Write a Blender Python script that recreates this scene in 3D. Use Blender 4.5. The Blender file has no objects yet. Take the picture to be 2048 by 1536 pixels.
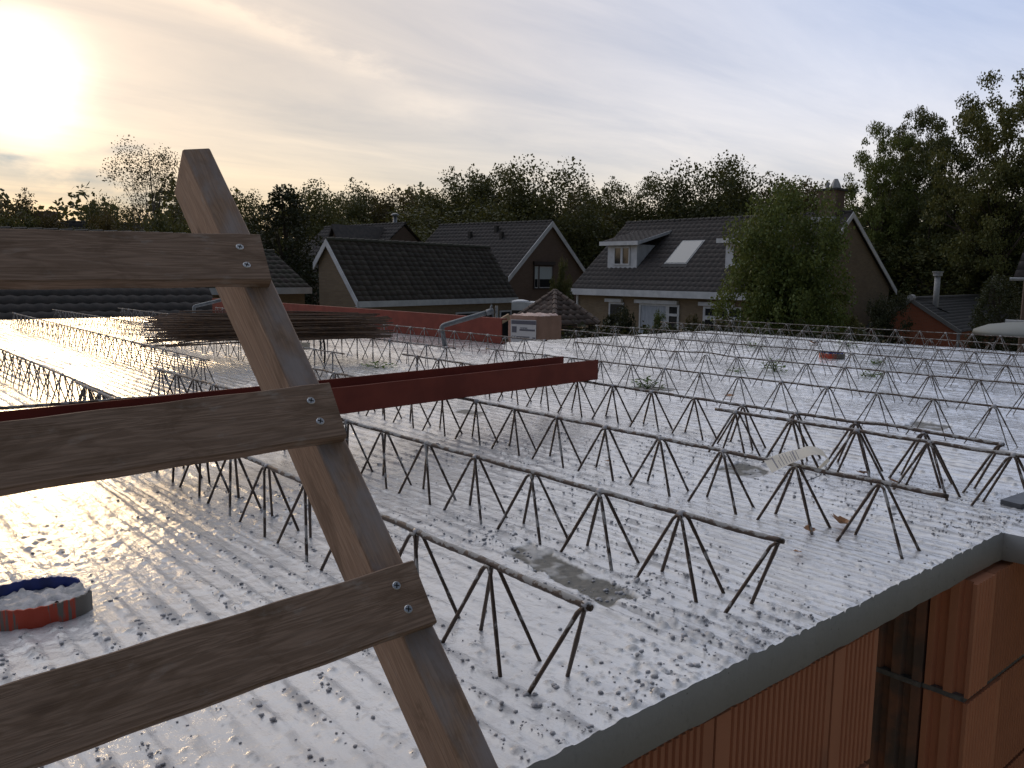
import bpy, bmesh, math, random
import numpy as np
from mathutils import Vector, Matrix, Quaternion
R = math.radians
random.seed(7); rng = np.random.default_rng(7)
scn = bpy.context.scene
col = scn.collection

# ------------------------------------------------------------------ camera
CAMH = 0.55
F_PX, PITCH, YAW, ROLL = 1677.7, R(7.4418), R(40.509), 0.011
fh = np.array([math.sin(YAW), math.cos(YAW), 0.]); rt = np.array([math.cos(YAW), -math.sin(YAW), 0.])
FWD = fh * math.cos(PITCH) + np.array([0, 0, -math.sin(PITCH)])
UP0 = fh * math.sin(PITCH) + np.array([0, 0, math.cos(PITCH)])
RT = rt * math.cos(ROLL) + UP0 * math.sin(ROLL); UP = UP0 * math.cos(ROLL) - rt * math.sin(ROLL)
cam_d = bpy.data.cameras.new('camera'); cam = bpy.data.objects.new('camera', cam_d); col.objects.link(cam)
cam.matrix_world = Matrix(((RT[0], UP[0], -FWD[0], 0), (RT[1], UP[1], -FWD[1], 0), (RT[2], UP[2], -FWD[2], CAMH), (0, 0, 0, 1)))
cam_d.sensor_fit = 'HORIZONTAL'; cam_d.sensor_width = 36; cam_d.lens = 36 * F_PX / 2048
cam_d.clip_start = 0.02; cam_d.clip_end = 2000
scn.camera = cam

def ray(px, py):
    d = FWD * F_PX + RT * (px - 1024) + UP * (768 - py); return d / np.linalg.norm(d)
def on_z(px, py, z=0.):            # photo pixel -> point at height z
    d = ray(px, py); t = (z - CAMH) / d[2]; return np.array([0, 0, CAMH]) + d * t
def at_d(px, py, D):               # photo pixel -> point at horizontal distance D
    d = ray(px, py); return np.array([0, 0, CAMH]) + d * (D / math.hypot(d[0], d[1]))

# ------------------------------------------------------------------ world, sun, exposure
SUN_EL, SUN_AZ = R(10.73), R(10.88)
SUN = Vector((math.sin(SUN_AZ) * math.cos(SUN_EL), math.cos(SUN_AZ) * math.cos(SUN_EL), math.sin(SUN_EL)))
world = bpy.data.worlds.new('World'); scn.world = world; world.use_nodes = True
nt = world.node_tree; nt.nodes.clear()
def N(t, typ, **kw):
    n = t.nodes.new(typ)
    for k, v in kw.items(): setattr(n, k, v)
    return n
def put(t, sock, v):
    if hasattr(v, 'is_linked'): t.links.new(v, sock)
    else: sock.default_value = v
def M(t, op, a, b=0., c=0., clamp=False):
    n = N(t, 'ShaderNodeMath', operation=op, use_clamp=clamp)
    put(t, n.inputs[0], a); put(t, n.inputs[1], b); put(t, n.inputs[2], c); return n.outputs[0]
def VM(t, op, a, b=(0, 0, 0), out=0):
    n = N(t, 'ShaderNodeVectorMath', operation=op); put(t, n.inputs[0], a); put(t, n.inputs[1], b)
    return n.outputs['Value' if op in ('DOT_PRODUCT', 'LENGTH') else 'Vector']
def MIX(t, fac, a, b, mode='MIX'):
    n = N(t, 'ShaderNodeMix', data_type='RGBA', blend_type=mode)
    put(t, n.inputs[0], fac); put(t, n.inputs[6], a); put(t, n.inputs[7], b); return n.outputs[2]
def SS(t, x, lo, hi, a=0., b=1.):
    n = N(t, 'ShaderNodeMapRange', interpolation_type='SMOOTHSTEP')
    put(t, n.inputs[0], x); n.inputs[1].default_value = lo; n.inputs[2].default_value = hi
    n.inputs[3].default_value = a; n.inputs[4].default_value = b; return n.outputs[0]
def NOISE(t, vec, scale, detail=3, rough=0.55, dist=0.):
    n = N(t, 'ShaderNodeTexNoise'); put(t, n.inputs['Vector'], vec); n.inputs['Scale'].default_value = scale
    n.inputs['Detail'].default_value = detail; n.inputs['Roughness'].default_value = rough
    n.inputs['Distortion'].default_value = dist; return n.outputs['Fac']
def col4(c): return (c[0], c[1], c[2], 1)

sky = N(nt, 'ShaderNodeTexSky', sky_type='NISHITA', sun_disc=False)
sky.sun_elevation = SUN_EL; sky.sun_rotation = SUN_AZ; sky.dust_density = 0.1; sky.air_density = 1.0; sky.altitude = 10
bg1 = N(nt, 'ShaderNodeBackground'); SKYC = VM(nt, 'MULTIPLY', sky.outputs[0], (1.0, .90, .93)); bg1.inputs[1].default_value = 0.05
tc = N(nt, 'ShaderNodeTexCoord'); D = VM(nt, 'NORMALIZE', tc.outputs['Generated'])
sep = N(nt, 'ShaderNodeSeparateXYZ'); nt.links.new(D, sep.inputs[0])
el = M(nt, 'MULTIPLY', M(nt, 'ARCSINE', sep.outputs[2]), 57.2958)
elp = M(nt, 'MAXIMUM', el, 0.)
dim = N(nt, 'ShaderNodeVectorMath', operation='SCALE'); nt.links.new(SKYC, dim.inputs[0]); put(nt, dim.inputs['Scale'], M(nt, 'SUBTRACT', 1., M(nt, 'MULTIPLY', M(nt, 'EXPONENT', M(nt, 'DIVIDE', elp, -4.5)), .42)))   # haze bank low on the horizon
cosd = VM(nt, 'DOT_PRODUCT', D, tuple(SUN))
th = M(nt, 'MULTIPLY', M(nt, 'ARCCOSINE', M(nt, 'MINIMUM', cosd, 0.999999)), 57.2958)
# high thin cloud veil: warm towards the sun, cool away from it, brighter low down
top = MIX(nt, SS(nt, th, 6, 62), (.74, .53, .27, 1), (.49, .60, .88, 1))
hor = MIX(nt, SS(nt, th, 8, 62), (.25, .08, .06, 1), (1.22, .88, .56, 1))
veil = MIX(nt, M(nt, 'EXPONENT', M(nt, 'DIVIDE', elp, -8.)), top, hor)
zen = MIX(nt, SS(nt, th, 35, 95), (1.85, 1.78, 1.72, 1), (.36, .39, .45, 1))   # veil overhead, out of view, brightened to light the floor
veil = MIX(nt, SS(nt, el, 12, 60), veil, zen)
fall = N(nt, 'ShaderNodeVectorMath', operation='SCALE'); nt.links.new(veil, fall.inputs[0]); put(nt, fall.inputs['Scale'], SS(nt, th, 58, 125, 1., .03)); veil = fall.outputs[0]   # unseen veil behind the camera dimmed so surfaces facing it stay dark
# cloud structure on a flat layer high above
inv = M(nt, 'DIVIDE', 1., M(nt, 'ADD', M(nt, 'MAXIMUM', sep.outputs[2], 0.), .09))
plane = VM(nt, 'MULTIPLY', D, (1, 1, 0))
sc = N(nt, 'ShaderNodeVectorMath', operation='SCALE'); nt.links.new(plane, sc.inputs[0]); nt.links.new(inv, sc.inputs['Scale'])
mp = N(nt, 'ShaderNodeMapping'); nt.links.new(sc.outputs[0], mp.inputs[0]); mp.inputs['Rotation'].default_value = (0, 0, 0); mp.inputs['Scale'].default_value = (.30, 1.0, 1)
n1 = NOISE(nt, mp.outputs[0], 1.5, 7, .62, .6); n2 = NOISE(nt, mp.outputs[0], .6, 4, .5, .3)
cl = M(nt, 'ADD', M(nt, 'MULTIPLY', M(nt, 'SUBTRACT', n1, .5), .62), M(nt, 'MULTIPLY', M(nt, 'SUBTRACT', n2, .5), .55))
def band(p1, p2, width, lo, hi, amp, seed, edge=4.):
    """a streak of cloud along the great circle through two sky directions"""
    a, b = Vector(ray(*p1)), Vector(ray(*p2)); n = a.cross(b).normalized(); t_ = n.cross(a).normalized()
    off = VM(nt, 'DOT_PRODUCT', D, tuple(n)); al = VM(nt, 'DOT_PRODUCT', D, tuple(t_))
    jit = NOISE(nt, VM(nt, 'ADD', VM(nt, 'MULTIPLY', D, (7, 7, 16)), (seed, seed, seed)), 1.6, 5, .6)
    x = M(nt, 'DIVIDE', M(nt, 'ADD', off, M(nt, 'MULTIPLY', M(nt, 'SUBTRACT', jit, .5), width * 2.2)), width)
    g = M(nt, 'EXPONENT', M(nt, 'MULTIPLY', M(nt, 'MULTIPLY', x, x), -1.))
    e = b.dot(t_)
    w = M(nt, 'MULTIPLY', SS(nt, al, lo * e - .03 * edge, lo * e + .01), SS(nt, al, hi * e, hi * e + .03 * edge, 1., 0.))
    brk = SS(nt, jit, .30, .62, .25, 1.)
    fr = SS(nt, VM(nt, 'DOT_PRODUCT', D, tuple((a + b).normalized())), .2, .5)
    return M(nt, 'MULTIPLY', M(nt, 'MULTIPLY', M(nt, 'MULTIPLY', g, w), brk), M(nt, 'MULTIPLY', fr, amp))
trail = band((430, 10), (720, 125), .016, -.6, 1.0, .30, 3.1, 3)
puff = band((820, 215), (905, 235), .024, .0, .9, .10, 8.3, 2)
dark1 = band((20, 316), (230, 300), .0055, -.1, 1.1, -.30, 1.7, 1.5)
dark2 = band((10, 345), (330, 400), .020, -.3, .8, -.42, 5.2, 4)
dark3 = band((480, 245), (640, 225), .025, -.2, 1.1, -.05, 6.6, 3)
mod = M(nt, 'ADD', M(nt, 'ADD', M(nt, 'ADD', M(nt, 'ADD', cl, 1.), trail), M(nt, 'ADD', puff, dark1)), M(nt, 'ADD', dark2, dark3))
mod = M(nt, 'MAXIMUM', mod, .35)
mm = M(nt, 'SUBTRACT', mod, 1.); md = N(nt, 'ShaderNodeCombineXYZ')      # cloud is cream, the gaps are bluer
for i_, g_ in enumerate((1.25, 1.0, .62)): put(nt, md.inputs[i_], M(nt, 'ADD', M(nt, 'MULTIPLY', mm, g_), 1.))
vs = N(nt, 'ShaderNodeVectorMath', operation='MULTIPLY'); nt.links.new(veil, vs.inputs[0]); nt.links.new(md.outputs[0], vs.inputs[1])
# bright aureole of the veiled sun, its rim broken by the cloud
thn = M(nt, 'ADD', th, M(nt, 'MULTIPLY', cl, -4.0))
g1 = M(nt, 'MULTIPLY', M(nt, 'EXPONENT', M(nt, 'MULTIPLY', M(nt, 'POWER', M(nt, 'DIVIDE', M(nt, 'MAXIMUM', thn, 0.), 2.45), 2.0), -1.)), 2.9)
g2 = M(nt, 'MULTIPLY', M(nt, 'EXPONENT', M(nt, 'DIVIDE', th, -5.)), .22)
aur = N(nt, 'ShaderNodeCombineXYZ')
put(nt, aur.inputs[0], M(nt, 'ADD', g1, g2)); put(nt, aur.inputs[1], M(nt, 'ADD', M(nt, 'MULTIPLY', g1, .88), M(nt, 'MULTIPLY', g2, .74))); put(nt, aur.inputs[2], M(nt, 'ADD', M(nt, 'MULTIPLY', g1, .62), M(nt, 'MULTIPLY', g2, .50)))
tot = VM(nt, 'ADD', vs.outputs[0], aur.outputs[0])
# below the horizon the sky carries on as dim ground-coloured air (hidden by the ground)
tot = MIX(nt, SS(nt, el, -6, -1), (.10, .09, .075, 1), tot)
sk2 = N(nt, 'ShaderNodeVectorMath', operation='SCALE'); nt.links.new(VM(nt, 'MULTIPLY', dim.outputs[0], md.outputs[0]), sk2.inputs[0]); put(nt, sk2.inputs['Scale'], SS(nt, th, 65, 130, 1., .6)); nt.links.new(sk2.outputs[0], bg1.inputs[0])  # clear sky behind the camera lowered too, darkening what faces it
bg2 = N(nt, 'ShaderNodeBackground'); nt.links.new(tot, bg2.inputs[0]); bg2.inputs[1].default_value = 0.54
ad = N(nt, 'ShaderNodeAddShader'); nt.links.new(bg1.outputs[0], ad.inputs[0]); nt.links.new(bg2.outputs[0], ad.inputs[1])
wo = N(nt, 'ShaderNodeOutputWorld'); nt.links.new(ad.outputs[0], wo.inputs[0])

sd = bpy.data.lights.new('sun', 'SUN'); so = bpy.data.objects.new('sun', sd); col.objects.link(so)
sd.energy = 0.2; sd.angle = R(8.0); sd.color = (1.0, .70, .38)
so.rotation_euler = SUN.to_track_quat('Z', 'Y').to_euler(); so.location = (20, 60, 40)
vset = scn.view_settings; vset.view_transform = 'Standard'; vset.look = 'None'; vset.exposure = 0.48; vset.gamma = 1.0
try: vset.use_curve_mapping = False
except Exception: pass
scn.render.engine = 'CYCLES'; scn.cycles.max_bounces = 6; scn.cycles.sample_clamp_indirect = 6
scn.cycles.use_denoising = True

# ------------------------------------------------------------------ helpers
def smooth(x): return x * x * (3 - 2 * x)
_tab = rng.random((256, 256))
def vnoise(x, y, seed=0):
    xi = np.floor(x).astype(int); yi = np.floor(y).astype(int); fx = smooth(x - xi); fy = smooth(y - yi)
    o1, o2 = seed * 37, seed * 91
    g = lambda a, b: _tab[(a + o1) & 255, (b + o2) & 255]
    return (g(xi, yi) * (1 - fx) + g(xi + 1, yi) * fx) * (1 - fy) + (g(xi, yi + 1) * (1 - fx) + g(xi + 1, yi + 1) * fx) * fy
def fbm(x, y, seed=0, oct=3):
    s = 0; a = .5; n = 0
    for k in range(oct): s = s + a * vnoise(x * 2 ** k, y * 2 ** k, seed + k); n += a; a *= .5
    return s / n
def sstep(x, a, b): return smooth(np.clip((x - a) / (b - a), 0, 1))

def tag(o, label=None, cat=None, group=None, kind=None):
    if label: o['label'] = label
    if cat: o['category'] = cat
    if group: o['group'] = group
    if kind: o['kind'] = kind
    return o
def empty(name, loc=(0, 0, 0), rz=0., label=None, cat=None, group=None):
    o = bpy.data.objects.new(name, None); col.objects.link(o); o.location = loc; o.rotation_euler = (0, 0, rz)
    o.empty_display_size = .1
    return tag(o, label, cat, group)
class MB:
    def __init__(s): s.v = []; s.f = []; s.m = []
    def add(s, vs, fs, m=0):
        b = len(s.v); s.v += [tuple(map(float, p)) for p in vs]; s.f += [tuple(b + i for i in f) for f in fs]; s.m += [m] * len(fs); return s
    def box(s, a, b, m=0):
        x0, y0, z0 = a; x1, y1, z1 = b
        return s.hexa([(x0, y0, z0), (x1, y0, z0), (x1, y1, z0), (x0, y1, z0), (x0, y0, z1), (x1, y0, z1), (x1, y1, z1), (x0, y1, z1)], m)
    def hexa(s, v, m=0):
        return s.add(v, [(0, 3, 2, 1), (4, 5, 6, 7), (0, 1, 5, 4), (1, 2, 6, 5), (2, 3, 7, 6), (3, 0, 4, 7)], m)
    def bar(s, a, b, w, t, up=(0, 0, 1), m=0):   # rectangular bar from a to b, w across, t along up
        a, b, up = Vector(a), Vector(b), Vector(up); d = (b - a).normalized(); x = d.cross(up).normalized() * w / 2; u = x.cross(d).normalized() * t / 2
        return s.hexa([a - x - u, a + x - u, b + x - u, b - x - u, a - x + u, a + x + u, b + x + u, b - x + u], m)
    def tube(s, pts, r, n=6, m=0, caps=True):
        pts = [Vector(p) for p in pts]; k = len(pts); rs = r if hasattr(r, '__len__') else [r] * k
        up = Vector((0, 0, 1)); prev = None; vs = []
        for i, p in enumerate(pts):
            d = (pts[min(i + 1, k - 1)] - pts[max(i - 1, 0)]).normalized()
            if prev is None:
                x = d.cross(up)
                if x.length < 1e-3: x = d.cross(Vector((1, 0, 0)))
            else: x = prev - d * prev.dot(d)
            x.normalize(); y = d.cross(x); prev = x
            for j in range(n):
                a = 2 * math.pi * j / n; vs.append(p + (x * math.cos(a) + y * math.sin(a)) * rs[i])
        fs = [(i * n + j, i * n + (j + 1) % n, (i + 1) * n + (j + 1) % n, (i + 1) * n + j) for i in range(k - 1) for j in range(n)]
        if caps: fs += [tuple(range(n - 1, -1, -1)), tuple((k - 1) * n + j for j in range(n))]
        return s.add(vs, fs, m)
    def prism(s, poly, a, b, m=0):     # poly: list of points in 3D, extruded by vector
        k = len(poly); off = Vector(b); p = [Vector(q) + Vector(a) for q in poly]
        return s.add(p + [q + off for q in p], [tuple(range(k - 1, -1, -1)), tuple(range(k, 2 * k))] + [(i, (i + 1) % k, k + (i + 1) % k, k + i) for i in range(k)], m)
    def build(s, name, mats, parent=None, shade=False, fix=True, bevel=0.):
        me = bpy.data.meshes.new(name); me.from_pydata(s.v, [], s.f)
        mats = mats if isinstance(mats, (list, tuple)) else [mats]
        for mm in mats: me.materials.append(mm)
        if any(s.m): me.polygons.foreach_set('material_index', s.m)
        if fix:
            bm = bmesh.new(); bm.from_mesh(me); bmesh.ops.recalc_face_normals(bm, faces=bm.faces)
            if bevel: bmesh.ops.bevel(bm, geom=bm.edges[:], offset=bevel, segments=2, affect='EDGES', clamp_overlap=True)
            bm.to_mesh(me); bm.free()
        if shade: me.polygons.foreach_set('use_smooth', [True] * len(me.polygons))
        o = bpy.data.objects.new(name, me); col.objects.link(o)
        if parent: o.parent = parent
        return o
def np_mesh(name, V, Fq, mats, parent=None, shade=False, matidx=None):
    V = np.asarray(V, np.float32); Fq = np.asarray(Fq, np.int32); n = Fq.shape[1]
    me = bpy.data.meshes.new(name); me.vertices.add(len(V)); me.vertices.foreach_set('co', V.ravel())
    me.loops.add(Fq.size); me.loops.foreach_set('vertex_index', Fq.ravel())
    me.polygons.add(len(Fq)); me.polygons.foreach_set('loop_start', np.arange(len(Fq), dtype=np.int32) * n)
    if shade: me.polygons.foreach_set('use_smooth', np.ones(len(Fq), bool))
    for mm in (mats if isinstance(mats, (list, tuple)) else [mats]): me.materials.append(mm)
    if matidx is not None: me.polygons.foreach_set('material_index', np.asarray(matidx, np.int32))
    me.update(calc_edges=True)
    if parent == 'mesh': return me
    o = bpy.data.objects.new(name, me); col.objects.link(o)
    if parent: o.parent = parent
    return o
def inst(name, me, parent=None, loc=None, rot=None, scale=None):
    o = bpy.data.objects.new(name, me); col.objects.link(o)
    if parent: o.parent = parent
    if loc is not None: o.location = loc
    if rot is not None: o.rotation_euler = rot
    if scale is not None: o.scale = scale
    return o
def copy_tree(o, parent=None):
    c = o.copy(); col.objects.link(c)
    if parent: c.parent = parent
    for ch in list(o.children): copy_tree(ch, c)
    return c

# ------------------------------------------------------------------ materials
def mat(name, base, rough=.6, metal=0., spec=.5):
    m = bpy.data.materials.new(name); m.use_nodes = True; t = m.node_tree
    b = t.nodes['Principled BSDF']; b.inputs['Base Color'].default_value = col4(base)
    b.inputs['Roughness'].default_value = rough; b.inputs['Metallic'].default_value = metal; b.inputs['Specular IOR Level'].default_value = spec
    return m, t, b
def objco(t, scale=(1, 1, 1)):
    c = N(t, 'ShaderNodeTexCoord'); m = N(t, 'ShaderNodeMapping'); t.links.new(c.outputs['Object'], m.inputs[0]); m.inputs['Scale'].default_value = scale; return m.outputs[0]
def bump(t, b, h, strength=.3, dist=.01):
    n = N(t, 'ShaderNodeBump'); n.inputs['Strength'].default_value = strength; n.inputs['Distance'].default_value = dist
    put(t, n.inputs['Height'], h); t.links.new(n.outputs[0], b.inputs['Normal'])
def varied(name, c1, c2, scale, rough=.7, bumpk=.2, bd=.005, stretch=(1, 1, 1), metal=0., spec=.5, lo=.35, hi=.65, detail=5, objrand=0.):
    m, t, b = mat(name, c1, rough, metal, spec); v = objco(t, stretch)
    n = NOISE(t, v, scale, detail); c = MIX(t, SS(t, n, lo, hi), col4(c1), col4(c2))
    if objrand:
        oi = N(t, 'ShaderNodeObjectInfo')
        hv = N(t, 'ShaderNodeHueSaturation'); t.links.new(c, hv.inputs['Color']); put(t, hv.inputs['Value'], M(t, 'ADD', M(t, 'MULTIPLY', oi.outputs['Random'], 2 * objrand), 1 - objrand)); c = hv.outputs[0]
    t.links.new(c, b.inputs['Base Color'])
    if bumpk: bump(t, b, NOISE(t, v, scale * 3, 4), bumpk, bd)
    return m
def wood_mat(name, c1, c2, knots=True, face=False):
    m, t, b = mat(name, c1, .75, 0, .25)
    v = objco(t, (2.2, 26, 26)); n = NOISE(t, v, 1.6, 3, .5, 1.4)
    rings = M(t, 'FRACT', M(t, 'MULTIPLY', n, 9.)); rings = SS(t, M(t, 'ABSOLUTE', M(t, 'SUBTRACT', rings, .5)), .02, .5)
    fib = NOISE(t, objco(t, (9, 330, 330)), 1., 4, .7)
    c = MIX(t, M(t, 'MULTIPLY', rings, .85), col4(c1), col4(c2))
    c = MIX(t, SS(t, fib, .40, .66, 0., .62), c, col4([x * .55 for x in c1]))
    st = NOISE(t, objco(t, (9, 22, 22)), 1., 4, .65, .8)     # cement smears and wet stains
    c = MIX(t, SS(t, st, .53, .68, 0., .6), c, (.13, .08, .05, 1))
    gr = NOISE(t, objco(t, (16, 30, 30)), 1.3, 5, .7)
    c = MIX(t, SS(t, gr, .56, .74, 0., .4), c, (.36, .33, .30, 1))
    if knots:
        w = N(t, 'ShaderNodeTexVoronoi'); put(t, w.inputs['Vector'], objco(t, (6.5, 15, 15))); w.inputs['Scale'].default_value = 1.
        c = MIX(t, SS(t, w.outputs['Distance'], .08, .17, .75, 0.), c, (.075, .045, .03, 1))
    if face:      # the outer face has greyed and carries dried cement dust, ragged along its edge
        sp_ = N(t, 'ShaderNodeSeparateXYZ'); t.links.new(objco(t), sp_.inputs[0])
        fz = SS(t, M(t, 'ADD', sp_.outputs[2], M(t, 'MULTIPLY', NOISE(t, objco(t, (14, 30, 30)), 1., 4, .6), .012)), .004, .0085, 1., 0.)
        c = MIX(t, M(t, 'MULTIPLY', fz, SS(t, NOISE(t, objco(t, (8, 16, 16)), 1., 5, .6), .25, .6, .35, .9)), c, (.31, .275, .27, 1))
    t.links.new(c, b.inputs['Base Color'])
    bump(t, b, M(t, 'ADD', fib, M(t, 'MULTIPLY', rings, .3)), .35, .0012)
    return m
MT = {}
MT['wood_rung'] = wood_mat('weathered spruce board', (.30, .205, .15), (.20, .13, .09))
MT['wood_stile'] = wood_mat('planed spruce post', (.36, .24, .165), (.27, .17, .11), face=True)
MT['screw'] = mat('zinc screw', (.55, .56, .58), .35, .9)[0]
MT['screw_dark'] = mat('screw recess', (.03, .03, .03), .8)[0]
MT['red_steel'] = varied('red oxide primer', (.21, .050, .034), (.165, .040, .028), 9, .7, .08, .002, spec=.2)
MT['rust'] = varied('rusty rebar', (.16, .095, .055), (.09, .06, .045), 40, .6, .3, .002, metal=.35)
MT['galv'] = varied('galvanised tube', (.24, .25, .26), (.17, .18, .19), 30, .5, .1, .001, metal=.6)
def bar_mat(name, grout):
    m, t, b = mat(name, (.05, .042, .038), .5, .4); v = objco(t)
    g = NOISE(t, v, 38, 4, .65); nrm = N(t, 'ShaderNodeNewGeometry'); s = N(t, 'ShaderNodeSeparateXYZ'); t.links.new(nrm.outputs['Normal'], s.inputs[0])
    up = M(t, 'MULTIPLY', s.outputs[2], .14)
    f = SS(t, M(t, 'ADD', g, up), .60 - grout, .68 - grout)
    c = MIX(t, NOISE(t, v, 90, 2), (.055, .045, .04, 1), (.10, .065, .045, 1))
    t.links.new(MIX(t, f, c, (.33, .32, .31, 1)), b.inputs['Base Color']); put(t, b.inputs['Metallic'], M(t, 'MULTIPLY', M(t, 'SUBTRACT', 1., f), .55)); put(t, b.inputs['Roughness'], M(t, 'ADD', M(t, 'MULTIPLY', f, .35), .45))
    bump(t, b, NOISE(t, v, 240, 3), .5, .0012); return m
MT['bar_top'] = bar_mat('top bar with cement', .06); MT['bar_leg'] = bar_mat('lattice wire with cement', .02)
MT['bar_far'] = bar_mat('lit-toned lattice wire', .13)  # extra cement colour stands in for the light on the far bars
MT['cement_lump'] = varied('cement lump', (.44, .435, .46), (.30, .30, .315), 60, .38, .5, .003)
MT['bare'] = varied('bare rough concrete', (.20, .19, .165), (.11, .105, .095), 45, .85, .9, .006, detail=8)
MT['edge'] = None
def edge_mat():
    m, t, b = mat('formed concrete edge', (.27, .275, .28), .62, 0, .4); v = objco(t)
    c = MIX(t, NOISE(t, v, 7, 4), (.36, .375, .39, 1), (.44, .44, .445, 1)); c = MIX(t, SS(t, NOISE(t, v, 55, 3), .55, .8, 0., .4), c, (.22, .225, .24, 1))
    w = N(t, 'ShaderNodeTexVoronoi'); put(t, w.inputs['Vector'], v); w.inputs['Scale'].default_value = 60
    hole = M(t, 'MULTIPLY', SS(t, w.outputs['Distance'], .05, .14, 1., 0.), SS(t, NOISE(t, v, 16, 2), .53, .6))
    t.links.new(MIX(t, hole, c, (.06, .06, .06, 1)), b.inputs['Base Color']); bump(t, b, M(t, 'SUBTRACT', NOISE(t, v, 120, 3), M(t, 'MULTIPLY', hole, 1.5)), .35, .0015); return m
MT['edge'] = edge_mat()
def slab_mat():
    m, t, b = mat('wet cement skin', (.5, .5, .52), .3, 0, .5); v = objco(t)
    b.inputs['Coat Weight'].default_value = .7; b.inputs['Coat Roughness'].default_value = .055; b.inputs['Coat IOR'].default_value = 1.5; b.inputs['Specular IOR Level'].default_value = .8   # film of bleed water
    a = N(t, 'ShaderNodeAttribute', attribute_name='crumb'); k = a.outputs['Fac']
    big = NOISE(t, v, 2.6, 5, .6); mid = NOISE(t, v, 16, 5, .6); fine = NOISE(t, v, 130, 4, .65)
    c = MIX(t, SS(t, big, .3, .72), (.64, .635, .645, 1), (.77, .765, .77, 1))
    c = MIX(t, SS(t, mid, .50, .78, 0., .5), c, (.46, .455, .465, 1))
    c = MIX(t, M(t, 'MULTIPLY', k, .75), c, (.24, .235, .245, 1))
    br = NOISE(t, objco(t, (3, 1.2, 1)), 3.3, 5, .7)
    c = MIX(t, SS(t, br, .63, .76, 0., .42), c, (.36, .31, .25, 1))
    sp = M(t, 'ADD', NOISE(t, v, 85, 2, .5), M(t, 'MULTIPLY', M(t, 'SUBTRACT', NOISE(t, objco(t, (11, 2.5, 1)), 1., 3, .6), .5), .35)); c = MIX(t, SS(t, sp, .74, .80, 0., .8), c, (.10, .095, .09, 1))
    ba = N(t, 'ShaderNodeAttribute', attribute_name='bare'); bf = ba.outputs['Fac']
    bc = MIX(t, NOISE(t, v, 60, 5, .7), (.055, .052, .045, 1), (.19, .175, .145, 1)); c = MIX(t, bf, c, bc)
    t.links.new(c, b.inputs['Base Color'])
    put(t, b.inputs['Coat Weight'], M(t, 'MULTIPLY', M(t, 'MULTIPLY', M(t, 'SUBTRACT', 1., bf), SS(t, NOISE(t, objco(t, (9, 3, 1)), 1., 4, .6), .3, .6, .65, 1.)), M(t, 'SUBTRACT', 1., M(t, 'MULTIPLY', k, .9))))
    put(t, b.inputs['Roughness'], M(t, 'ADD', M(t, 'ADD', M(t, 'ADD', M(t, 'MULTIPLY', mid, .14), .07), M(t, 'MULTIPLY', k, .35)), M(t, 'MULTIPLY', bf, .5)))
    bump(t, b, M(t, 'ADD', M(t, 'ADD', M(t, 'MULTIPLY', NOISE(t, objco(t, (52, 34, 60)), 1., 5, .62), 1.), M(t, 'MULTIPLY', fine, .4)), M(t, 'MULTIPLY', NOISE(t, objco(t, (46, 4, 1)), 1., 4, .6), .9)), .5, .004)
    t.links.new(b.inputs['Normal'].links[0].from_socket, b.inputs['Coat Normal'])
    return m
MT['slab'] = slab_mat()
def clay_mat():
    m, t, b = mat('fired clay', (.30, .14, .09), .85, 0, .2); v = objco(t)
    c = MIX(t, NOISE(t, v, 9, 4), (.62, .27, .15, 1), (.48, .20, .115, 1)); c = MIX(t, SS(t, NOISE(t, v, 5, 3), .6, .75, 0., .5), c, (.30, .15, .10, 1))
    oi = N(t, 'ShaderNodeObjectInfo'); hv = N(t, 'ShaderNodeHueSaturation'); t.links.new(c, hv.inputs['Color']); put(t, hv.inputs['Value'], M(t, 'ADD', M(t, 'MULTIPLY', oi.outputs['Random'], .3), .85))
    t.links.new(hv.outputs[0], b.inputs['Base Color']); bump(t, b, NOISE(t, objco(t, (60, 60, 300)), 1., 4), .3, .001); return m
MT['clay'] = clay_mat()
MT['clay_dark'] = varied('darker clay', (.36, .17, .105), (.17, .125, .10), 12, .9, .3, .002, objrand=.15)  # darker clay for the end blocks and the inner wall
MT['mortar'] = varied('mortar', (.20, .195, .185), (.13, .13, .125), 60, .9, .6, .004)
def brickwall_mat(name, c1, c2, mortar, sx=.21, sz=.06):
    m, t, b = mat(name, c1, .9, 0, .2)
    c = N(t, 'ShaderNodeTexCoord'); s = N(t, 'ShaderNodeSeparateXYZ'); t.links.new(c.outputs['Object'], s.inputs[0])
    cb = N(t, 'ShaderNodeCombineXYZ'); put(t, cb.inputs[0], M(t, 'ADD', s.outputs[0], s.outputs[1])); put(t, cb.inputs[1], s.outputs[2])
    br = N(t, 'ShaderNodeTexBrick'); t.links.new(cb.outputs[0], br.inputs[0]); br.inputs['Scale'].default_value = 1
    br.inputs['Color1'].default_value = col4(c1); br.inputs['Color2'].default_value = col4(c2); br.inputs['Mortar'].default_value = col4(mortar)
    br.inputs['Brick Width'].default_value = sx; br.inputs['Row Height'].default_value = sz; br.inputs['Mortar Size'].default_value = .006
    n = NOISE(t, c.outputs['Object'], 1.3, 4); t.links.new(MIX(t, SS(t, n, .3, .8, 0., .35), br.outputs[0], col4([x * .6 for x in c1])), b.inputs['Base Color'])
    bump(t, b, br.outputs['Fac'], -.4, .01); return m
MT['brick_yellow'] = brickwall_mat('yellow brick', (.25, .185, .12), (.20, .145, .095), (.19, .165, .13))
MT['brick_brown'] = brickwall_mat('brown brick', (.17, .115, .085), (.14, .095, .07), (.14, .12, .105))
MT['brick_red'] = brickwall_mat('orange brick', (.36, .115, .06), (.30, .095, .05), (.25, .15, .11))
MT['white'] = varied('white paint', (.58, .59, .61), (.48, .49, .51), 3, .5, .05, .001)
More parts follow.
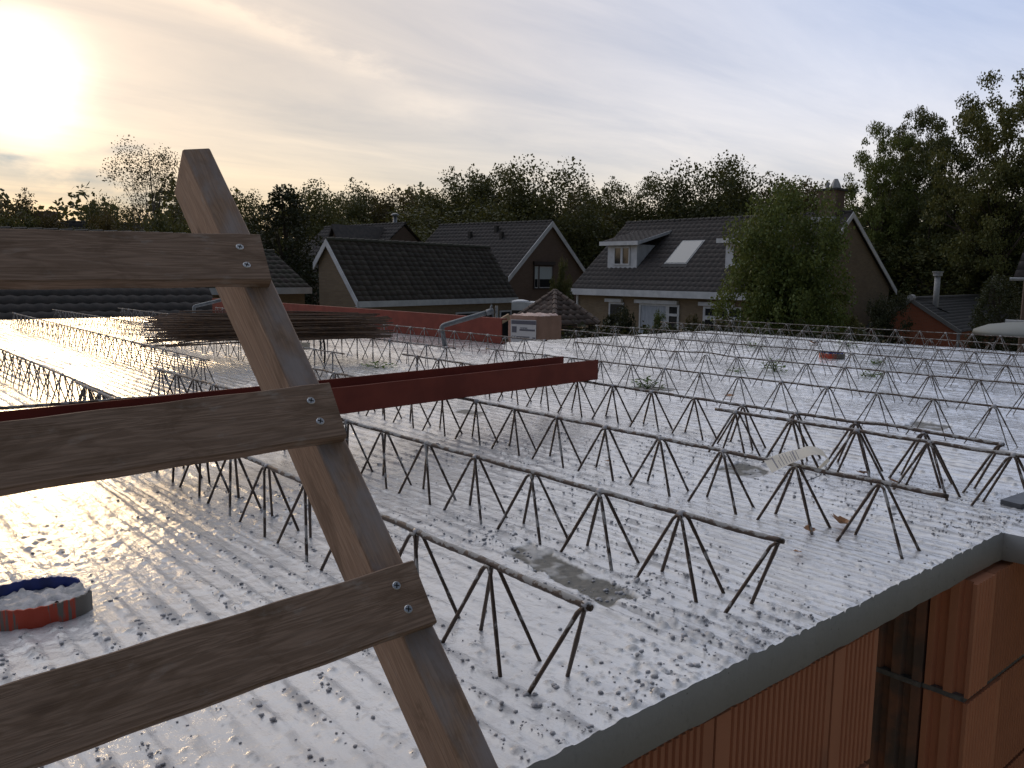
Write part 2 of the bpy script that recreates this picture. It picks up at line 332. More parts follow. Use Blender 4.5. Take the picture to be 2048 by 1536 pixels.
MT['tile'] = varied('dark roof tile', (.058, .048, .045), (.036, .033, .032), 5, .8, .3, .004, objrand=.22)
MT['tile_moss'] = varied('mossy dark tile', (.062, .046, .040), (.042, .044, .027), 3, .85, .4, .004, objrand=.25)
MT['tile_brown'] = varied('brown roof tile', (.12, .080, .062), (.075, .055, .046), 6, .75, .3, .004, objrand=.22)
MT['bitumen'] = varied('dark shingle', (.060, .058, .058), (.042, .041, .042), 5, .85, .4, .006, objrand=.15)
MT['glass'] = mat('window glass', (.025, .028, .032), .06, 0, .45)[0]
MT['skyglass'] = mat('skylight glass', (.14, .16, .18), .10, .0, 1.0)[0]
MT['blind'] = mat('pale blind', (.45, .52, .54), .6)[0]
MT['curtain'] = varied('net curtain', (.42, .45, .50), (.28, .31, .36), 9, .8, .1, .01, stretch=(4, 4, .2))
MT['darkframe'] = mat('dark stained frame', (.035, .022, .018), .6)[0]
MT['leadgrey'] = varied('lead flashing', (.36, .37, .39), (.26, .27, .28), 6, .6, .2, .004)
MT['cement_pipe'] = varied('cement flue', (.42, .42, .42), (.33, .33, .33), 8, .75, .2, .003)
MT['timber_dark'] = varied('dark timber', (.055, .048, .040), (.035, .032, .028), 8, .85, .3, .004, stretch=(1, 1, 6))
MT['pale_plank'] = varied('pale plank', (.50, .36, .24), (.42, .30, .19), 12, .7, .1, .002)
MT['canopy'] = mat('pale grey canopy', (.24, .25, .235), .7)[0]
MT['pinkwrap'] = varied('pink wrapped bricks', (.42, .25, .20), (.34, .20, .16), 5, .38, .5, .01)
MT['print_white'] = mat('printed white film', (.62, .62, .66), .4)[0]
MT['ink'] = mat('grey ink', (.12, .12, .16), .6)[0]; MT['inkred'] = mat('red ink', (.5, .06, .05), .6)[0]
MT['paper'] = mat('paper tag', (.85, .83, .78), .7)[0]
t_ = MT['paper'].node_tree; b_ = t_.nodes['Principled BSDF']
tr = N(t_, 'ShaderNodeBsdfTranslucent'); tr.inputs[0].default_value = (.88, .82, .68, 1); mx = N(t_, 'ShaderNodeMixShader'); mx.inputs[0].default_value = .6
t_.links.new(b_.outputs[0], mx.inputs[1]); t_.links.new(tr.outputs[0], mx.inputs[2]); t_.links.new(mx.outputs[0], t_.nodes['Material Output'].inputs[0])
MT['wire'] = mat('tie wire', (.03, .03, .03), .5, .5)[0]
MT['blue'] = varied('blue plastic', (.025, .05, .26), (.02, .035, .16), 30, .35, .1, .001)
def ring_mat():
    m, t, b = mat('orange plastic with cement', (.55, .085, .03), .45); v = objco(t, (26, 26, 5))
    n = M(t, 'ADD', NOISE(t, v, .7, 2, .5), M(t, 'MULTIPLY', M(t, 'SUBTRACT', NOISE(t, objco(t, (230, 230, 14)), 1., 3, .6), .5), .5)); f = SS(t, n, .49, .54)
    t.links.new(MIX(t, f, (.46, .055, .022, 1), (.15, .135, .115, 1)), b.inputs['Base Color']); return m
MT['ring'] = ring_mat()
MT['plate'] = varied('dark galvanised plate', (.10, .105, .115), (.07, .075, .085), 20, .5, .1, .001, metal=.5)
MT['leaf_brown'] = varied('dry leaf', (.40, .19, .075), (.26, .12, .05), 40, .55, .4, .002)
MT['bark'] = varied('bark', (.075, .058, .045), (.04, .032, .027), 4, .95, .5, .02, stretch=(1, 1, .3))
MT['bark_pale'] = varied('birch bark', (.20, .18, .16), (.08, .07, .06), 3, .9, .3, .02)
def leaf_mat(name, c1, c2, trans=.26, tc_=None):
    m = bpy.data.materials.new(name); m.use_nodes = True; t = m.node_tree; t.nodes.remove(t.nodes['Principled BSDF'])
    g = N(t, 'ShaderNodeNewGeometry'); oi = N(t, 'ShaderNodeObjectInfo')
    n = NOISE(t, g.outputs['Position'], .55, 3); r = M(t, 'ADD', M(t, 'MULTIPLY', g.outputs['Random Per Island'], .6), M(t, 'MULTIPLY', n, .6))
    r = M(t, 'ADD', r, M(t, 'MULTIPLY', M(t, 'SUBTRACT', oi.outputs['Random'], .5), .45))
    c = MIX(t, SS(t, r, .2, 1.0), col4(c1), col4(c2))
    d = N(t, 'ShaderNodeBsdfPrincipled'); t.links.new(c, d.inputs['Base Color']); d.inputs['Roughness'].default_value = .55; d.inputs['Specular IOR Level'].default_value = .3
    tr = N(t, 'ShaderNodeBsdfTranslucent'); t.links.new(MIX(t, .35, c, (.20, .17, .03, 1)), tr.inputs[0])
    mx = N(t, 'ShaderNodeMixShader'); mx.inputs[0].default_value = trans; t.links.new(d.outputs[0], mx.inputs[1]); t.links.new(tr.outputs[0], mx.inputs[2])
    t.links.new(mx.outputs[0], t.nodes['Material Output'].inputs[0]); return m
MT['leaf_oak'] = leaf_mat('oak leaf', (.050, .064, .024), (.105, .108, .036))
MT['leaf_autumn'] = leaf_mat('turning leaf', (.048, .048, .020), (.10, .072, .028))
MT['leaf_robinia'] = leaf_mat('robinia leaf', (.050, .070, .026), (.115, .122, .036))
MT['leaf_willow'] = leaf_mat('fresh green leaf', (.066, .105, .032), (.15, .185, .048))
MT['leaf_dark'] = leaf_mat('yew needles', (.018, .026, .014), (.035, .042, .018), .15)
MT['leaf_fir'] = leaf_mat('fir needles', (.030, .042, .022), (.055, .065, .028), .2)
MT['leaf_weed'] = leaf_mat('weed leaf', (.07, .13, .03), (.14, .22, .05), .3)
MT['soil'] = varied('garden ground paled for bounce', (.30, .26, .19), (.17, .155, .10), .4, .95, .3, .05)  # unseen ground made pale to bounce light up onto upright faces

# ------------------------------------------------------------------ the setting
ZG = -2.9
tag(MB().add([(-300, -60, ZG), (500, -60, ZG), (500, 500, ZG), (-300, 500, ZG)], [(0, 1, 2, 3)]).build('ground', MT['soil'], fix=False), kind='structure')

# --- cast concrete floor: wet cement skin in raked rows, crumbs, formed edges
YE, XH, YF, XS, XR = .6545, 1.985, 5.22, 4.22, 7.12     # hole edge, hole side, far edge, step, right edge
def axis(segs):                                          # list of (start, end, step0, step1)
    out = [segs[0][0]]
    for a, b, s0, s1 in segs:
        x = a
        while x < b - 1e-6:
            f = (x - a) / (b - a); x = x + s0 * (1 - f) + s1 * f; out.append(min(x, b))
        out[-1] = b
    return np.unique(np.round(out, 6))
xs = axis([(-1.5, -.12, .06, .006), (-.12, .1, .005, .004), (.1, 1.9, .0036, .0036), (1.9, XH, .0038, .0038), (XH, XS, .0042, .014), (XS, XR, .014, .03)])
ys = axis([(-.8, YE, .06, .006), (YE, 1.55, .0036, .0036), (1.55, 3.2, .004, .013), (3.2, YF, .013, .03), (YF, 10.5, .03, .07)])
X, Y = np.meshgrid(xs, ys, indexing='ij')
u = X + .012 * (vnoise(X * 4, Y * 2.2, 3) - .5) + .006 * (vnoise(X * 14, Y * 6, 4) - .5)
row = .5 + .5 * np.cos(2 * np.pi * u / .047 + 2.5 * vnoise(X * 3, Y * .7, 5))
patchy = sstep(fbm(X * 4.5, Y * 1.7, 6), .32, .62)
rowm = sstep(row, .45, .95) * (.25 + .75 * patchy)
Hh = .0045 * (fbm(X * 2.2, Y * 2.0, 8) - .5) + .0036 * rowm * (.25 + vnoise(X * 60, Y * 22, 9))
Hh += .0024 * rowm * (fbm(X * 110, Y * 75, 10, 2) - .35) + .0015 * (fbm(X * 42, Y * 26, 11, 2) - .5) + .0016 * (fbm(X * 95, Y * 60, 17, 2) - .5)
Hh += .0036 * (fbm(X * 26, Y * 2.4, 27, 3) - .5) * (.4 + patchy)
groove = sstep(np.abs(((u / .047 + .43 + .15 * vnoise(X * 2, Y * .5, 12)) % 1) - .5), .43, .5) * sstep(fbm(X * 6, Y * 1.1, 13), .44, .60)
Hh -= .0042 * groove * (.5 + vnoise(X * 70, Y * 40, 14))
crumb = .95 * rowm * sstep(fbm(X * 62, Y * 34, 15, 2), .42, .62) + .7 * groove
def splat(n, xr, yr, rmin, rmax, thr):
    px = rng.uniform(*xr, n); py = yr[0] + (yr[1] - yr[0]) * rng.random(n) ** 1.5
    for a, b in zip(px, py):
        i = np.searchsorted(xs, a); j = np.searchsorted(ys, b)
        if i <= 0 or j <= 0 or i >= len(xs) or j >= len(ys): continue
        if rowm[i, j] < thr * rng.random() - .04 and rng.random() < .85: continue
        r = rmin + (rmax - rmin) * rng.random() ** 3
        i0, i1 = np.searchsorted(xs, (a - r * 1.5, a + r * 1.5)); j0, j1 = np.searchsorted(ys, (b - r * 1.5, b + r * 1.5))
        if i1 <= i0 or j1 <= j0: continue
        sx, sy, an = rng.uniform(.65, 1.35), rng.uniform(.65, 1.35), rng.uniform(0, 3)
        dx = X[i0:i1, j0:j1] - a; dy = Y[i0:i1, j0:j1] - b
        dxx = (dx * math.cos(an) + dy * math.sin(an)) / sx; dyy = (-dx * math.sin(an) + dy * math.cos(an)) / sy
        d = np.clip(1 - (dxx ** 2 + dyy ** 2) / (r * r), 0, 1)
        if rng.random() < .22:
            Hh[i0:i1, j0:j1] -= .45 * r * d ** 2; crumb[i0:i1, j0:j1] = np.maximum(crumb[i0:i1, j0:j1], .8 * d)
        else:
            Hh[i0:i1, j0:j1] += r * rng.uniform(.35, .7) * np.sqrt(d); crumb[i0:i1, j0:j1] = np.maximum(crumb[i0:i1, j0:j1], .8 * np.sqrt(d))
splat(17000, (-.05, 2.3), (YE + .004, 2.0), .0016, .0062, 1.1)
splat(9000, (.0, 4.2), (1.3, 4.2), .003, .0075, 1.1)
splat(3500, (1.5, 7.0), (.7, 5.2), .006, .012, 1.1)
splat(1500, (.0, 4.2), (3.5, 10.), .009, .016, 1.1)
splat(300, (.75, 1.15), (YE + .004, .82), .003, .009, .2)      # loose crumbs by the hole edge
joint = np.exp(-((X - 6.57) / .035) ** 2); Hh -= .006 * joint; crumb = np.maximum(crumb, joint)
bare = np.zeros_like(X)       # places where the cement skin is missing and rough bare concrete shows
for poly, soft in (((( 1000, 1103), (1062, 1086), (1283, 1196), (1212, 1216)), .006), (((1424, 938), (1486, 922), (1546, 946), (1496, 958)), .004), (((1806, 851), (1832, 841), (1908, 853), (1882, 863)), .006), (((902, 824), (925, 817), (984, 824), (958, 833)), .012), (((1245, 776), (1290, 770), (1370, 778), (1335, 784)), .015)):
    P = [on_z(*p)[:2] for p in poly]; d_ = np.full_like(X, 9.)
    cen_ = sum(P) / 4
    for a_, b_ in zip(P, P[1:] + P[:1]):
        t_2 = (b_ - a_) / np.linalg.norm(b_ - a_); n_2 = np.array([-t_2[1], t_2[0]])
        if n_2 @ (cen_ - a_) < 0: n_2 = -n_2
        d_ = np.minimum(d_, (X - a_[0]) * n_2[0] + (Y - a_[1]) * n_2[1])
    d_ = d_ + .016 * (fbm(X * 34, Y * 34, 70, 3) - .5) + .012 * (fbm(X * 110, Y * 110, 71, 2) - .5); w_ = sstep(d_, -.001, soft); bare = np.maximum(bare, w_ * (.55 + .45 * sstep(fbm(X * 26, Y * 26, 72, 3), .3, .5)))
Hh = Hh * (1 - bare) + bare * (-.0025 + .005 * (fbm(X * 130, Y * 120, 73, 3) - .5))
crumb *= 1 - bare
edge_near = np.minimum.reduce([np.abs(Y - YE) + 9 * (X > XH + .02), np.abs(X - XH) + 9 * (Y > YE + .02)])
Hh += (edge_near < .006) * (.0045 * (fbm(X * 17, Y * 17, 20, 4) - .55))
keep = ~((X < XH - 1e-5) & (Y < YE - 1e-5)) & ~((X > XS + 1e-5) & (Y > YF + 1e-5))
nx, ny = X.shape; idx = np.arange(nx * ny).reshape(nx, ny)
cx = .5 * (xs[1:] + xs[:-1])[:, None]; cy = .5 * (ys[1:] + ys[:-1])[None, :]
qk = ~((cx < XH) & (cy < YE)) & ~((cx > XS) & (cy > YF))
Q = np.stack([idx[:-1, :-1], idx[1:, :-1], idx[1:, 1:], idx[:-1, 1:]], -1)[qk]
used = np.zeros(nx * ny, bool); used[Q.ravel()] = True; remap = np.cumsum(used) - 1
V = np.stack([X, Y, Hh], -1).reshape(-1, 3)[used]; Q = remap[Q]
slab = np_mesh('floor', V, Q, [MT['slab']], shade=True); tag(slab, kind='structure')
at = slab.data.attributes.new('bare', 'FLOAT', 'POINT'); at.data.foreach_set('value', bare.reshape(-1)[used].astype(np.float32))
at = slab.data.attributes.new('crumb', 'FLOAT', 'POINT'); at.data.foreach_set('value', np.clip(crumb, 0, 1).reshape(-1)[used].astype(np.float32))
def skirt(name, line, inward, z1=-.062):           # formed face along a run of top-edge vertices, closed underneath
    L = np.array(line); n = len(L); b1 = L.copy(); b1[:, 2] = z1 + .003 * (vnoise(L[:, 0] * 30 + L[:, 1] * 30, L[:, 1] * 3, 60) - .5); b2 = b1 + np.array(inward)
    inset = L + np.array([0, 0, -.0005]); Vv = np.vstack([inset, b1, b2]); F = []
    for i in range(n - 1): F += [(i, i + 1, n + i + 1, n + i), (n + i, n + i + 1, 2 * n + i + 1, 2 * n + i)]
    o = np_mesh(name, Vv, F, [MT['edge']], parent=slab); return o
iy = np.searchsorted(ys, YE - 1e-6); ix = np.searchsorted(xs, XH - 1e-6); jf = np.searchsorted(ys, YF - 1e-6); isx = np.searchsorted(xs, XS - 1e-6)
P3 = np.stack([X, Y, Hh], -1)
skirt('edge_face', P3[:ix + 1, iy], (0, .9, 0)); skirt('edge_face', P3[ix, :iy + 1], (.9, 0, 0))
skirt('edge_face', P3[isx:, jf], (0, -.9, 0)); skirt('edge_face', P3[isx, jf:], (-.9, 0, 0)); skirt('edge_face', P3[-1, :jf + 1], (-.9, 0, 0)); skirt('edge_face', P3[:isx + 1, -1], (0, -.9, 0))
def ground_h(x, y):
    return float(Hh[min(np.searchsorted(xs, x), nx - 1), min(np.searchsorted(ys, y), ny - 1)])
soff = MB().add([(-1.45, YE + .03, -.064), (XR - .05, YE + .03, -.064), (XR - .05, YF - .03, -.064), (-1.45, YF - .03, -.064)], [(0, 3, 2, 1)])
soff.add([(-1.45, YF - .03, -.0645), (XS - .05, YF - .03, -.0645), (XS - .05, 10.4, -.0645), (-1.45, 10.4, -.0645)], [(0, 3, 2, 1)])
soff.build('soffit', MT['edge'], slab, fix=False)

# loose crumbs of dried cement
def rocks(n, gen, rr):
    ico = bmesh.new(); bmesh.ops.create_icosphere(ico, subdivisions=1, radius=1); iv = np.array([v.co[:] for v in ico.verts]); iff = np.array([[v.index for v in f.verts] for f in ico.faces]); ico.free()
    VV, FF = [], []
    for k in range(n):
        x, y = gen(); r = rr[0] + (rr[1] - rr[0]) * random.random() ** 3
        p = iv * (1 + .45 * (rng.random((len(iv), 1)) - .5)) * r * np.array([random.uniform(.8, 1.3), random.uniform(.8, 1.3), random.uniform(.5, .8)])
        p = p + np.array([x, y, ground_h(x, y) + r * .25]); FF.append(iff + 12 * 0 + k * len(iv)); VV.append(p)
    return np.vstack(VV), np.vstack(FF)
def gen_near():
    while True:
        x, y = random.uniform(.1, 2.4), YE + .006 + 1.5 * random.random() ** 1.6
        if rowm[min(np.searchsorted(xs, x), nx - 1), min(np.searchsorted(ys, y), ny - 1)] > .12 + .85 * random.random(): return x, y
def gen_pile():
    k = random.random()
    if k < .45: return random.gauss(.86, .09), YE + .012 + abs(random.gauss(0, .05))
    if k < .75: return random.gauss(1.10, .035), random.gauss(.95, .02)
    return random.gauss(1.08, .03), random.gauss(1.30, .04)
v1, f1 = rocks(3600, gen_near, (.0012, .0042)); v2, f2 = rocks(150, gen_pile, (.0016, .0062))
tag(np_mesh('cement_crumbs', np.vstack([v1, v2]), np.vstack([f1, f2 + len(v1)]), MT['cement_lump']), 'grey crumbs of dried cement scattered in rows over the wet floor', 'crumbs', kind='stuff')

# --- fluted clay blocks under the floor edge
def block_mesh(name, L, H_, D_, flutes, material, plain=.035, depth=.004):
    """block with vertical flutes on its face (local x along, y into the wall)"""
    m = MB(); pr = [(0, 0)]; x = plain; w = .0155
    if flutes:
        while x + w < L - .006:
            pr += [(x, 0), (x + .0015, depth), (x + w * .42, depth), (x + w * .42 + .0015, 0)]; x += w
    pr += [(L, 0), (L, D_), (0, D_)]
    m.prism([(a, b, 0) for a, b in pr], (0, 0, 0), (0, 0, H_)); o = m.build(name, material)
    return o
wall = empty('brick_wall', (.95, YE + .006, -.32), 0, 'near fluted clay block wall flush under the concrete edge, ending at the dark opening', 'brick wall')
BH = .249
for zr, xl in ((-.0705 - BH, [-.05, .285, .62, .955, 1.282]), (-.0705 - 2 * BH - .012, [-.05, .12, .455, .79, 1.125])):
    for i, x0 in enumerate(xl):
        x1 = xl[i + 1] if i + 1 < len(xl) else 1.437
        o = block_mesh('brick', x1 - x0 - .004, BH, .10, True, MT['clay']); o.parent = wall
        o.location = (x0 - .95, random.uniform(-.0015, .0015), zr + .32 + random.uniform(-.002, .001))
MB().box((-.99, .012, -.012 - BH - .0705 - .012 + .32 + .012), (.48, .098, -BH - .0705 + .32 - .001)).build('mortar_bed', MT['mortar'], wall)
wall2 = empty('brick_wall', (1.807, .640, -.32), 0, 'right clay block wall with grooved dark end beside the opening under the floor corner', 'brick wall')
for k, zr in enumerate((-.0735 - BH, -.0735 - 2 * BH - .012, -.0735 - 3 * BH - .024)):
    xl = ([0., .105, .44, .775] if k % 2 == 0 else [0., .19, .525, .86])
    for i in range(3):
        if i == 0:
            m = MB(); L0 = xl[1] - .005; pr = [(0, 0)]; x_ = .014
            while x_ + .0155 < L0 - .006: pr += [(x_, 0), (x_ + .0015, .002), (x_ + .0065, .002), (x_ + .008, 0)]; x_ += .0155
            pr += [(L0, 0), (L0, .09), (0, .09), (0, .078), (.015, .074), (.015, .055), (0, .051), (0, .034), (.015, .030), (.015, .012), (0, .008)]
            m.prism([(a, b, 0) for a, b in pr], (0, 0, 0), (0, 0, BH)); o = m.build('brick', MT['clay'])
        else: o = block_mesh('brick', xl[i + 1] - xl[i] - .003, BH, .09, True, MT['clay'], .012, .002)
        o.parent = wall2
        o.location = (xl[i] + (.002 if i == 0 else 0), (.0 if i else -.004), zr + .32)
    # end blocks seen on their tongue-and-groove side, running back under the floor
    for i in range(3):
        m = MB(); y0 = .092 + i * .252; pr = [(.0, y0), (.3, y0), (.3, y0 + .248), (.0, y0 + .248)]; x = y0 + .02; prof = []
        while x + .045 < y0 + .246:
            prof += [(0, x), (.016, x + .004), (.016, x + .022), (0, x + .026)]; x += .046
        poly = [(0, y0)] + prof + [(0, y0 + .248), (.3, y0 + .248), (.3, y0)]
        m.prism([(a, b, 0) for a, b in poly], (0, 0, 0), (0, 0, BH)); o = m.build('brick', MT['clay_dark'], wall2); o.location = (.0, 0, zr + .32)
m = MB(); m.box((.004, .004, .32 - .0735 - BH - .0115), (.86, .09, .32 - .0735 - BH - .0005)); m.box((-.002, .093, .32 - .0735 - BH - .0118), (.25, .845, .32 - .0735 - BH - .0003)); m.build('mortar_bed', MT['mortar'], wall2)
back = empty('brick_wall', (-.2, 1.52, -.32), 0, 'shadowed clay block wall deep inside the opening below the floor', 'brick wall')
for k in range(3):
    for i in range(7):
        o = block_mesh('brick', .33, BH, .1, True, MT['clay_dark']); o.parent = back; o.location = (i * .335 - (k % 2) * .16, 0, .32 - .0735 - (k + 1) * (BH + .012) + .012)

# ------------------------------------------------------------------ lattice girders
HG, SP = .1344, .1955
def girder(X0, y0, y1, apex, label, near=False, dx=0., kink=None, x1=None, leg_ends=(True, True), bar_over=0.):
    """X0: x at y0 ; runs y0..y1 ; apex: y of one apex"""
    x1 = X0 if x1 is None else x1
    root = empty('lattice_girder', (X0, y0, 0), 0, label, 'lattice girder', 'lattice girders cast into the floor')
    fx = lambda y: (x1 - X0) * (y - y0) / max(1e-6, y1 - y0)
    L = y1 - y0; step = .012 if near else .05; n = max(2, int(L / step)); pts, rad = [], []
    for i in range(n + 1):
        y = y0 + L * i / n; k = 0.
        if kink: k = kink[1] * math.exp(-((y - kink[0]) / .12) ** 2)
        w = .0009 * math.sin(y * 23 + X0 * 9)
        pts.append((fx(y) + w, y - y0, HG + k + .0008 * math.sin(y * 31 + X0 * 5)))
        r = .0046 if near else .0040
        if near: r *= 1 + .10 * (i % 2) + .35 * max(0, float(fbm(np.array(y * 42.), np.array(X0 * 7.), 30, 2)) - .42)
        rad.append(r)
    MB().tube(pts, rad, 8 if near else 6).build('top_bar', MT['bar_top'], root, shade=True)
    ks = [k for k in range(-80, 80) if y0 - .012 <= apex + k * SP <= y1 + .012]
    lumps = MB()
    for sgn in (-1, 1):
        p = []
        for k in ks:
            ya = min(max(apex + k * SP, y0 - .004), y1 + .004)
            ys_ = [(ya - SP / 2, -.060), (ya - .009, HG - .010), (ya - .003, HG - .003), (ya + .003, HG - .003), (ya + .009, HG - .010), (ya + SP / 2, -.060)]
            if k == ks[0] and apex + (k) * SP - SP / 2 < y0 - .05: ys_ = ys_[2:]
            if k == ks[-1] and apex + k * SP + SP / 2 > y1 + .05: ys_ = ys_[:4]
            if k != ks[0]: ys_ = ys_[1:]
            for (yy, zz) in ys_:
                xw = sgn * (.0062 + (HG - zz) * .0365 / HG * .86)
                p.append((fx(yy) + xw + random.uniform(-.0012, .0012), yy - y0 + random.uniform(-.002, .002), zz))
        if near:          # subdivide for a slightly rough cement skin
            q = []
            for a, b in zip(p, p[1:]):
                mseg = max(1, int((Vector(b) - Vector(a)).length / .02)); q += [tuple(Vector(a).lerp(Vector(b), i / mseg)) for i in range(mseg)]
            q.append(p[-1]); rr = [.0030 * (1 + .25 * random.random() ** 2) for _ in q]; MB().tube(q, rr, 6).build('lattice_bar', MT['bar_leg'], root, shade=True)
        else: MB().tube(p, .0028, 5).build('lattice_bar', MT['bar_far'], root, shade=True)
    for k in ks:
        if random.random() < (.75 if near else .6):
            ya = apex + k * SP; r = random.uniform(.0065, .0095); c = Vector((fx(ya), ya - y0, HG - .001))
            lumps.tube([c + Vector((0, -r * 1.1, -.001)), c + Vector((0, -r * .5, .001)), c + Vector((0, r * .4, .001)), c + Vector((0, r, -.002))], [r * .35, r * .85, r * .8, r * .3], 7)
    if lumps.v: tag(lumps.build('mortar_lumps', MT['cement_lump'], root, shade=True), kind='stuff')
    return root
GA = [
 # X at near end, y0, y1, apex, label, near, x at far end
 (.735, .7015, 3.40, 1.102 - 2 * SP, 'nearest girder, its ribbed end bar stopping over the grey bare patch by the ladder', True, .775),
 (1.165, .698, 3.72, .704, 'second nearest girder, crossing under the red channel and ending bare near the hole edge', True, 1.155),
 (1.668, .652, 3.33, .784, 'girder carrying the white paper tag near its right end', True, 1.70),
 (2.315, .780, 3.66, .787, 'girder doubled at the right by a second bar, ending just short of the floor corner', True, 2.38),
 (2.195, .40, 1.575, .718, 'short spliced girder lying close alongside another at the right', True, 2.195),
 (3.02, .30, 3.68, 2.813, 'fifth girder from the ladder, just beyond the green weed clump', False, 2.95),
 (3.76, .30, 3.72, 2.16, 'girder starting by the right end of the red channel with a gentle kink', False, 3.70),
 (4.50, .20, 4.62, 2.12, 'girder passing over the tall green weed in the right half', False, 4.44),
 (5.26, .20, 4.90, 3.32, 'girder just in front of the small red and blue ring at the back right', False, 5.10),
 (6.02, .20, 4.95, 3.14, 'girder just behind the small red and blue ring at the back right', False, 6.0),
 (6.84, .20, 4.95, 3.56, 'farthest right girder, standing before the red brick shed', False, 6.78),
 (.785, 2.82, 9.0, 2.90, 'left girder standing in the brightest sun glare behind the middle rung', False, .83),
 (1.46, 3.90, 9.2, 3.985, 'long left girder ending free in front of the ladder post', False, 1.58),
 (2.14, 3.84, 9.8, 3.96, 'girder under the left end of the rusty rod bundle', False, 2.05),
 (2.81, 3.78, 9.9, 4.06, 'girder under the tied middle of the rusty rod bundle', False, 2.72),
 (3.62, 3.90, 9.6, 4.12, 'girder running close beside the big red beam by the bent tube', False, 3.70),
]
for (x0, y0, y1, ap, lab, nr, x1) in GA:
    girder(x0, y0, y1, ap, lab, nr, x1=x1, kink={'girder starting by the right end of the red channel with a gentle kink': (2.75, .010), 'girder doubled at the right by a second bar, ending just short of the floor corner': (1.05, .006)}.get(lab))

# ------------------------------------------------------------------ wooden ladder leaning on the floor edge
th_, xr_, ws, dd, hr, e_, s1, s2, s3, top_, dirx, ps, dl = .6535, .5029 - .0, .0362, .0840, .0698, .003, .7504, .5310, .3030, .907, -.1486, .179, (.0159, .0627, .1046)
xr_, y0_ = .5076, .55
r_ = Vector((math.cos(dirx), math.sin(dirx), 0)); n_ = Vector((-math.sin(dirx), math.cos(dirx), 0))
u0 = n_ * math.sin(th_) + Vector((0, 0, math.cos(th_))); v_ = n_ * math.cos(th_) - Vector((0, 0, math.sin(th_)))
us = u0 * math.cos(ps) - r_ * math.sin(ps); rs = r_ * math.cos(ps) + u0 * math.sin(ps)
O = Vector((xr_, y0_, 0)); tt = hr * .022 / .095
lad = empty('ladder', O, 0, 'home-made wooden ladder leaning on the near edge of the floor', 'ladder')
def board(name, origin, ax, ay, az, L, W, T, material, bev=.002):
    """board along ax (length L from origin), width W along -ay, thickness T along az"""
    m = MB(); nseg = 24; vs = []; k = 0
    prof = [(bev, 0), (W - bev, 0), (W, bev), (W, T - bev), (W - bev, T), (bev, T), (0, T - bev), (0, bev)]
    for i in range(nseg + 1):
        for (w, t) in prof: vs.append((L * i / nseg, -w + .0006 * math.sin(i * 1.7 + w * 60), t))
    n = 8; fs = [(i * n + j, i * n + (j + 1) % n, (i + 1) * n + (j + 1) % n, (i + 1) * n + j) for i in range(nseg) for j in range(n)] + [tuple(range(n - 1, -1, -1)), tuple(nseg * n + j for j in range(n))]
    m.add(vs, fs); o = m.build(name, material)
    mw = Matrix(((ax[0], ay[0], az[0], origin[0]), (ax[1], ay[1], az[1], origin[1]), (ax[2], ay[2], az[2], origin[2]), (0, 0, 0, 1)))
    o.parent = lad; o.matrix_parent_inverse = Matrix.Identity(4); o.matrix_local = Matrix.Translation(-O) @ mw
    return o
SLEN = 3.2
board('stile', O + us * top_ - rs * ws, -us, -rs, v_, SLEN, ws, dd, MT['wood_stile'])
board('stile', O + us * (top_ - .02) - r_ * .62 - rs * ws, -us, -rs, v_, SLEN, ws, dd, MT['wood_stile'])
for k, s in enumerate((s1, s2, s3, .075, -.155, -.385)):
    d = dl[min(k, 2)]; rk = r_ * math.cos(d) + u0 * math.sin(d); uk = u0 * math.cos(d) - r_ * math.sin(d)
    q = O - v_ * (tt + .0004) + us * s + r_ * e_
    if k > 2: q = q + r_ * .0
    rb = board('rung', q, -rk, uk, v_, .72, hr, tt, MT['wood_rung'], .0015)
    for (a, b_) in ((.028, .021), (.025, .048)) if k < 3 else ():
        p = q - rk * a - uk * b_
        for mname, rr, zz, mt_ in (('screw', .0046, .0006, 'screw'),):
            m = MB(); hd = [(0, 0, 0)]
            for j in range(14):
                an = 2 * math.pi * j / 14; hd.append((rr * math.cos(an), rr * math.sin(an), 0))
            m.tube([(0, 0, .003), (0, 0, .0002), (0, 0, -.0004)], [rr * .9, rr, rr * .85], 14)
            for an in (.4, .4 + math.pi / 2):
                c, s_ = math.cos(an) * rr * .62, math.sin(an) * rr * .62; c2, s2_ = -math.sin(an) * rr * .14, math.cos(an) * rr * .14
                m.add([(c + c2, s_ + s2_, -.0007), (c - c2, s_ - s2_, -.0007), (-c - c2, -s_ - s2_, -.0007), (-c + c2, -s_ + s2_, -.0007)], [(0, 1, 2, 3)], 1)
            o = m.build('screw', [MT['screw'], MT['screw_dark']], rb, fix=False)
            o.location = (a, -b_, -.0003)     # x along the rung, y up its face, z into the wood

# ------------------------------------------------------------------ steel beams
def ibeam(name, a, b, flange, depth, tf, tw, label, cat):
    """H-section on its side: two upright flanges and a level web; a->b is the foot of the front flange"""
    a, b = Vector(a), Vector(b); d = (b - a); L = d.length; rz = math.atan2(d.y, d.x); root = empty(name, a, rz, label, cat)
    tilt = math.atan2(d.z, math.hypot(d.x, d.y))
    m = MB(); m.box((0, 0, 0), (L, tf, flange)); m.build('flange', MT['red_steel'], root, bevel=.0012)
    MB().box((0, depth - tf, 0), (L, depth, flange)).build('flange', MT['red_steel'], root, bevel=.0012)
    MB().box((.0005, tf - .0005, flange / 2 - tw / 2), (L - .0005, depth - tf + .0005, flange / 2 + tw / 2)).build('web', MT['red_steel'], root)
    root.rotation_euler = (0, -tilt, rz); return root
fr1 = on_z(1197, 720, .2175); fl1 = on_z(0, 850, .2175); dv = fl1 - fr1; fl1 = fr1 + dv * 1.35
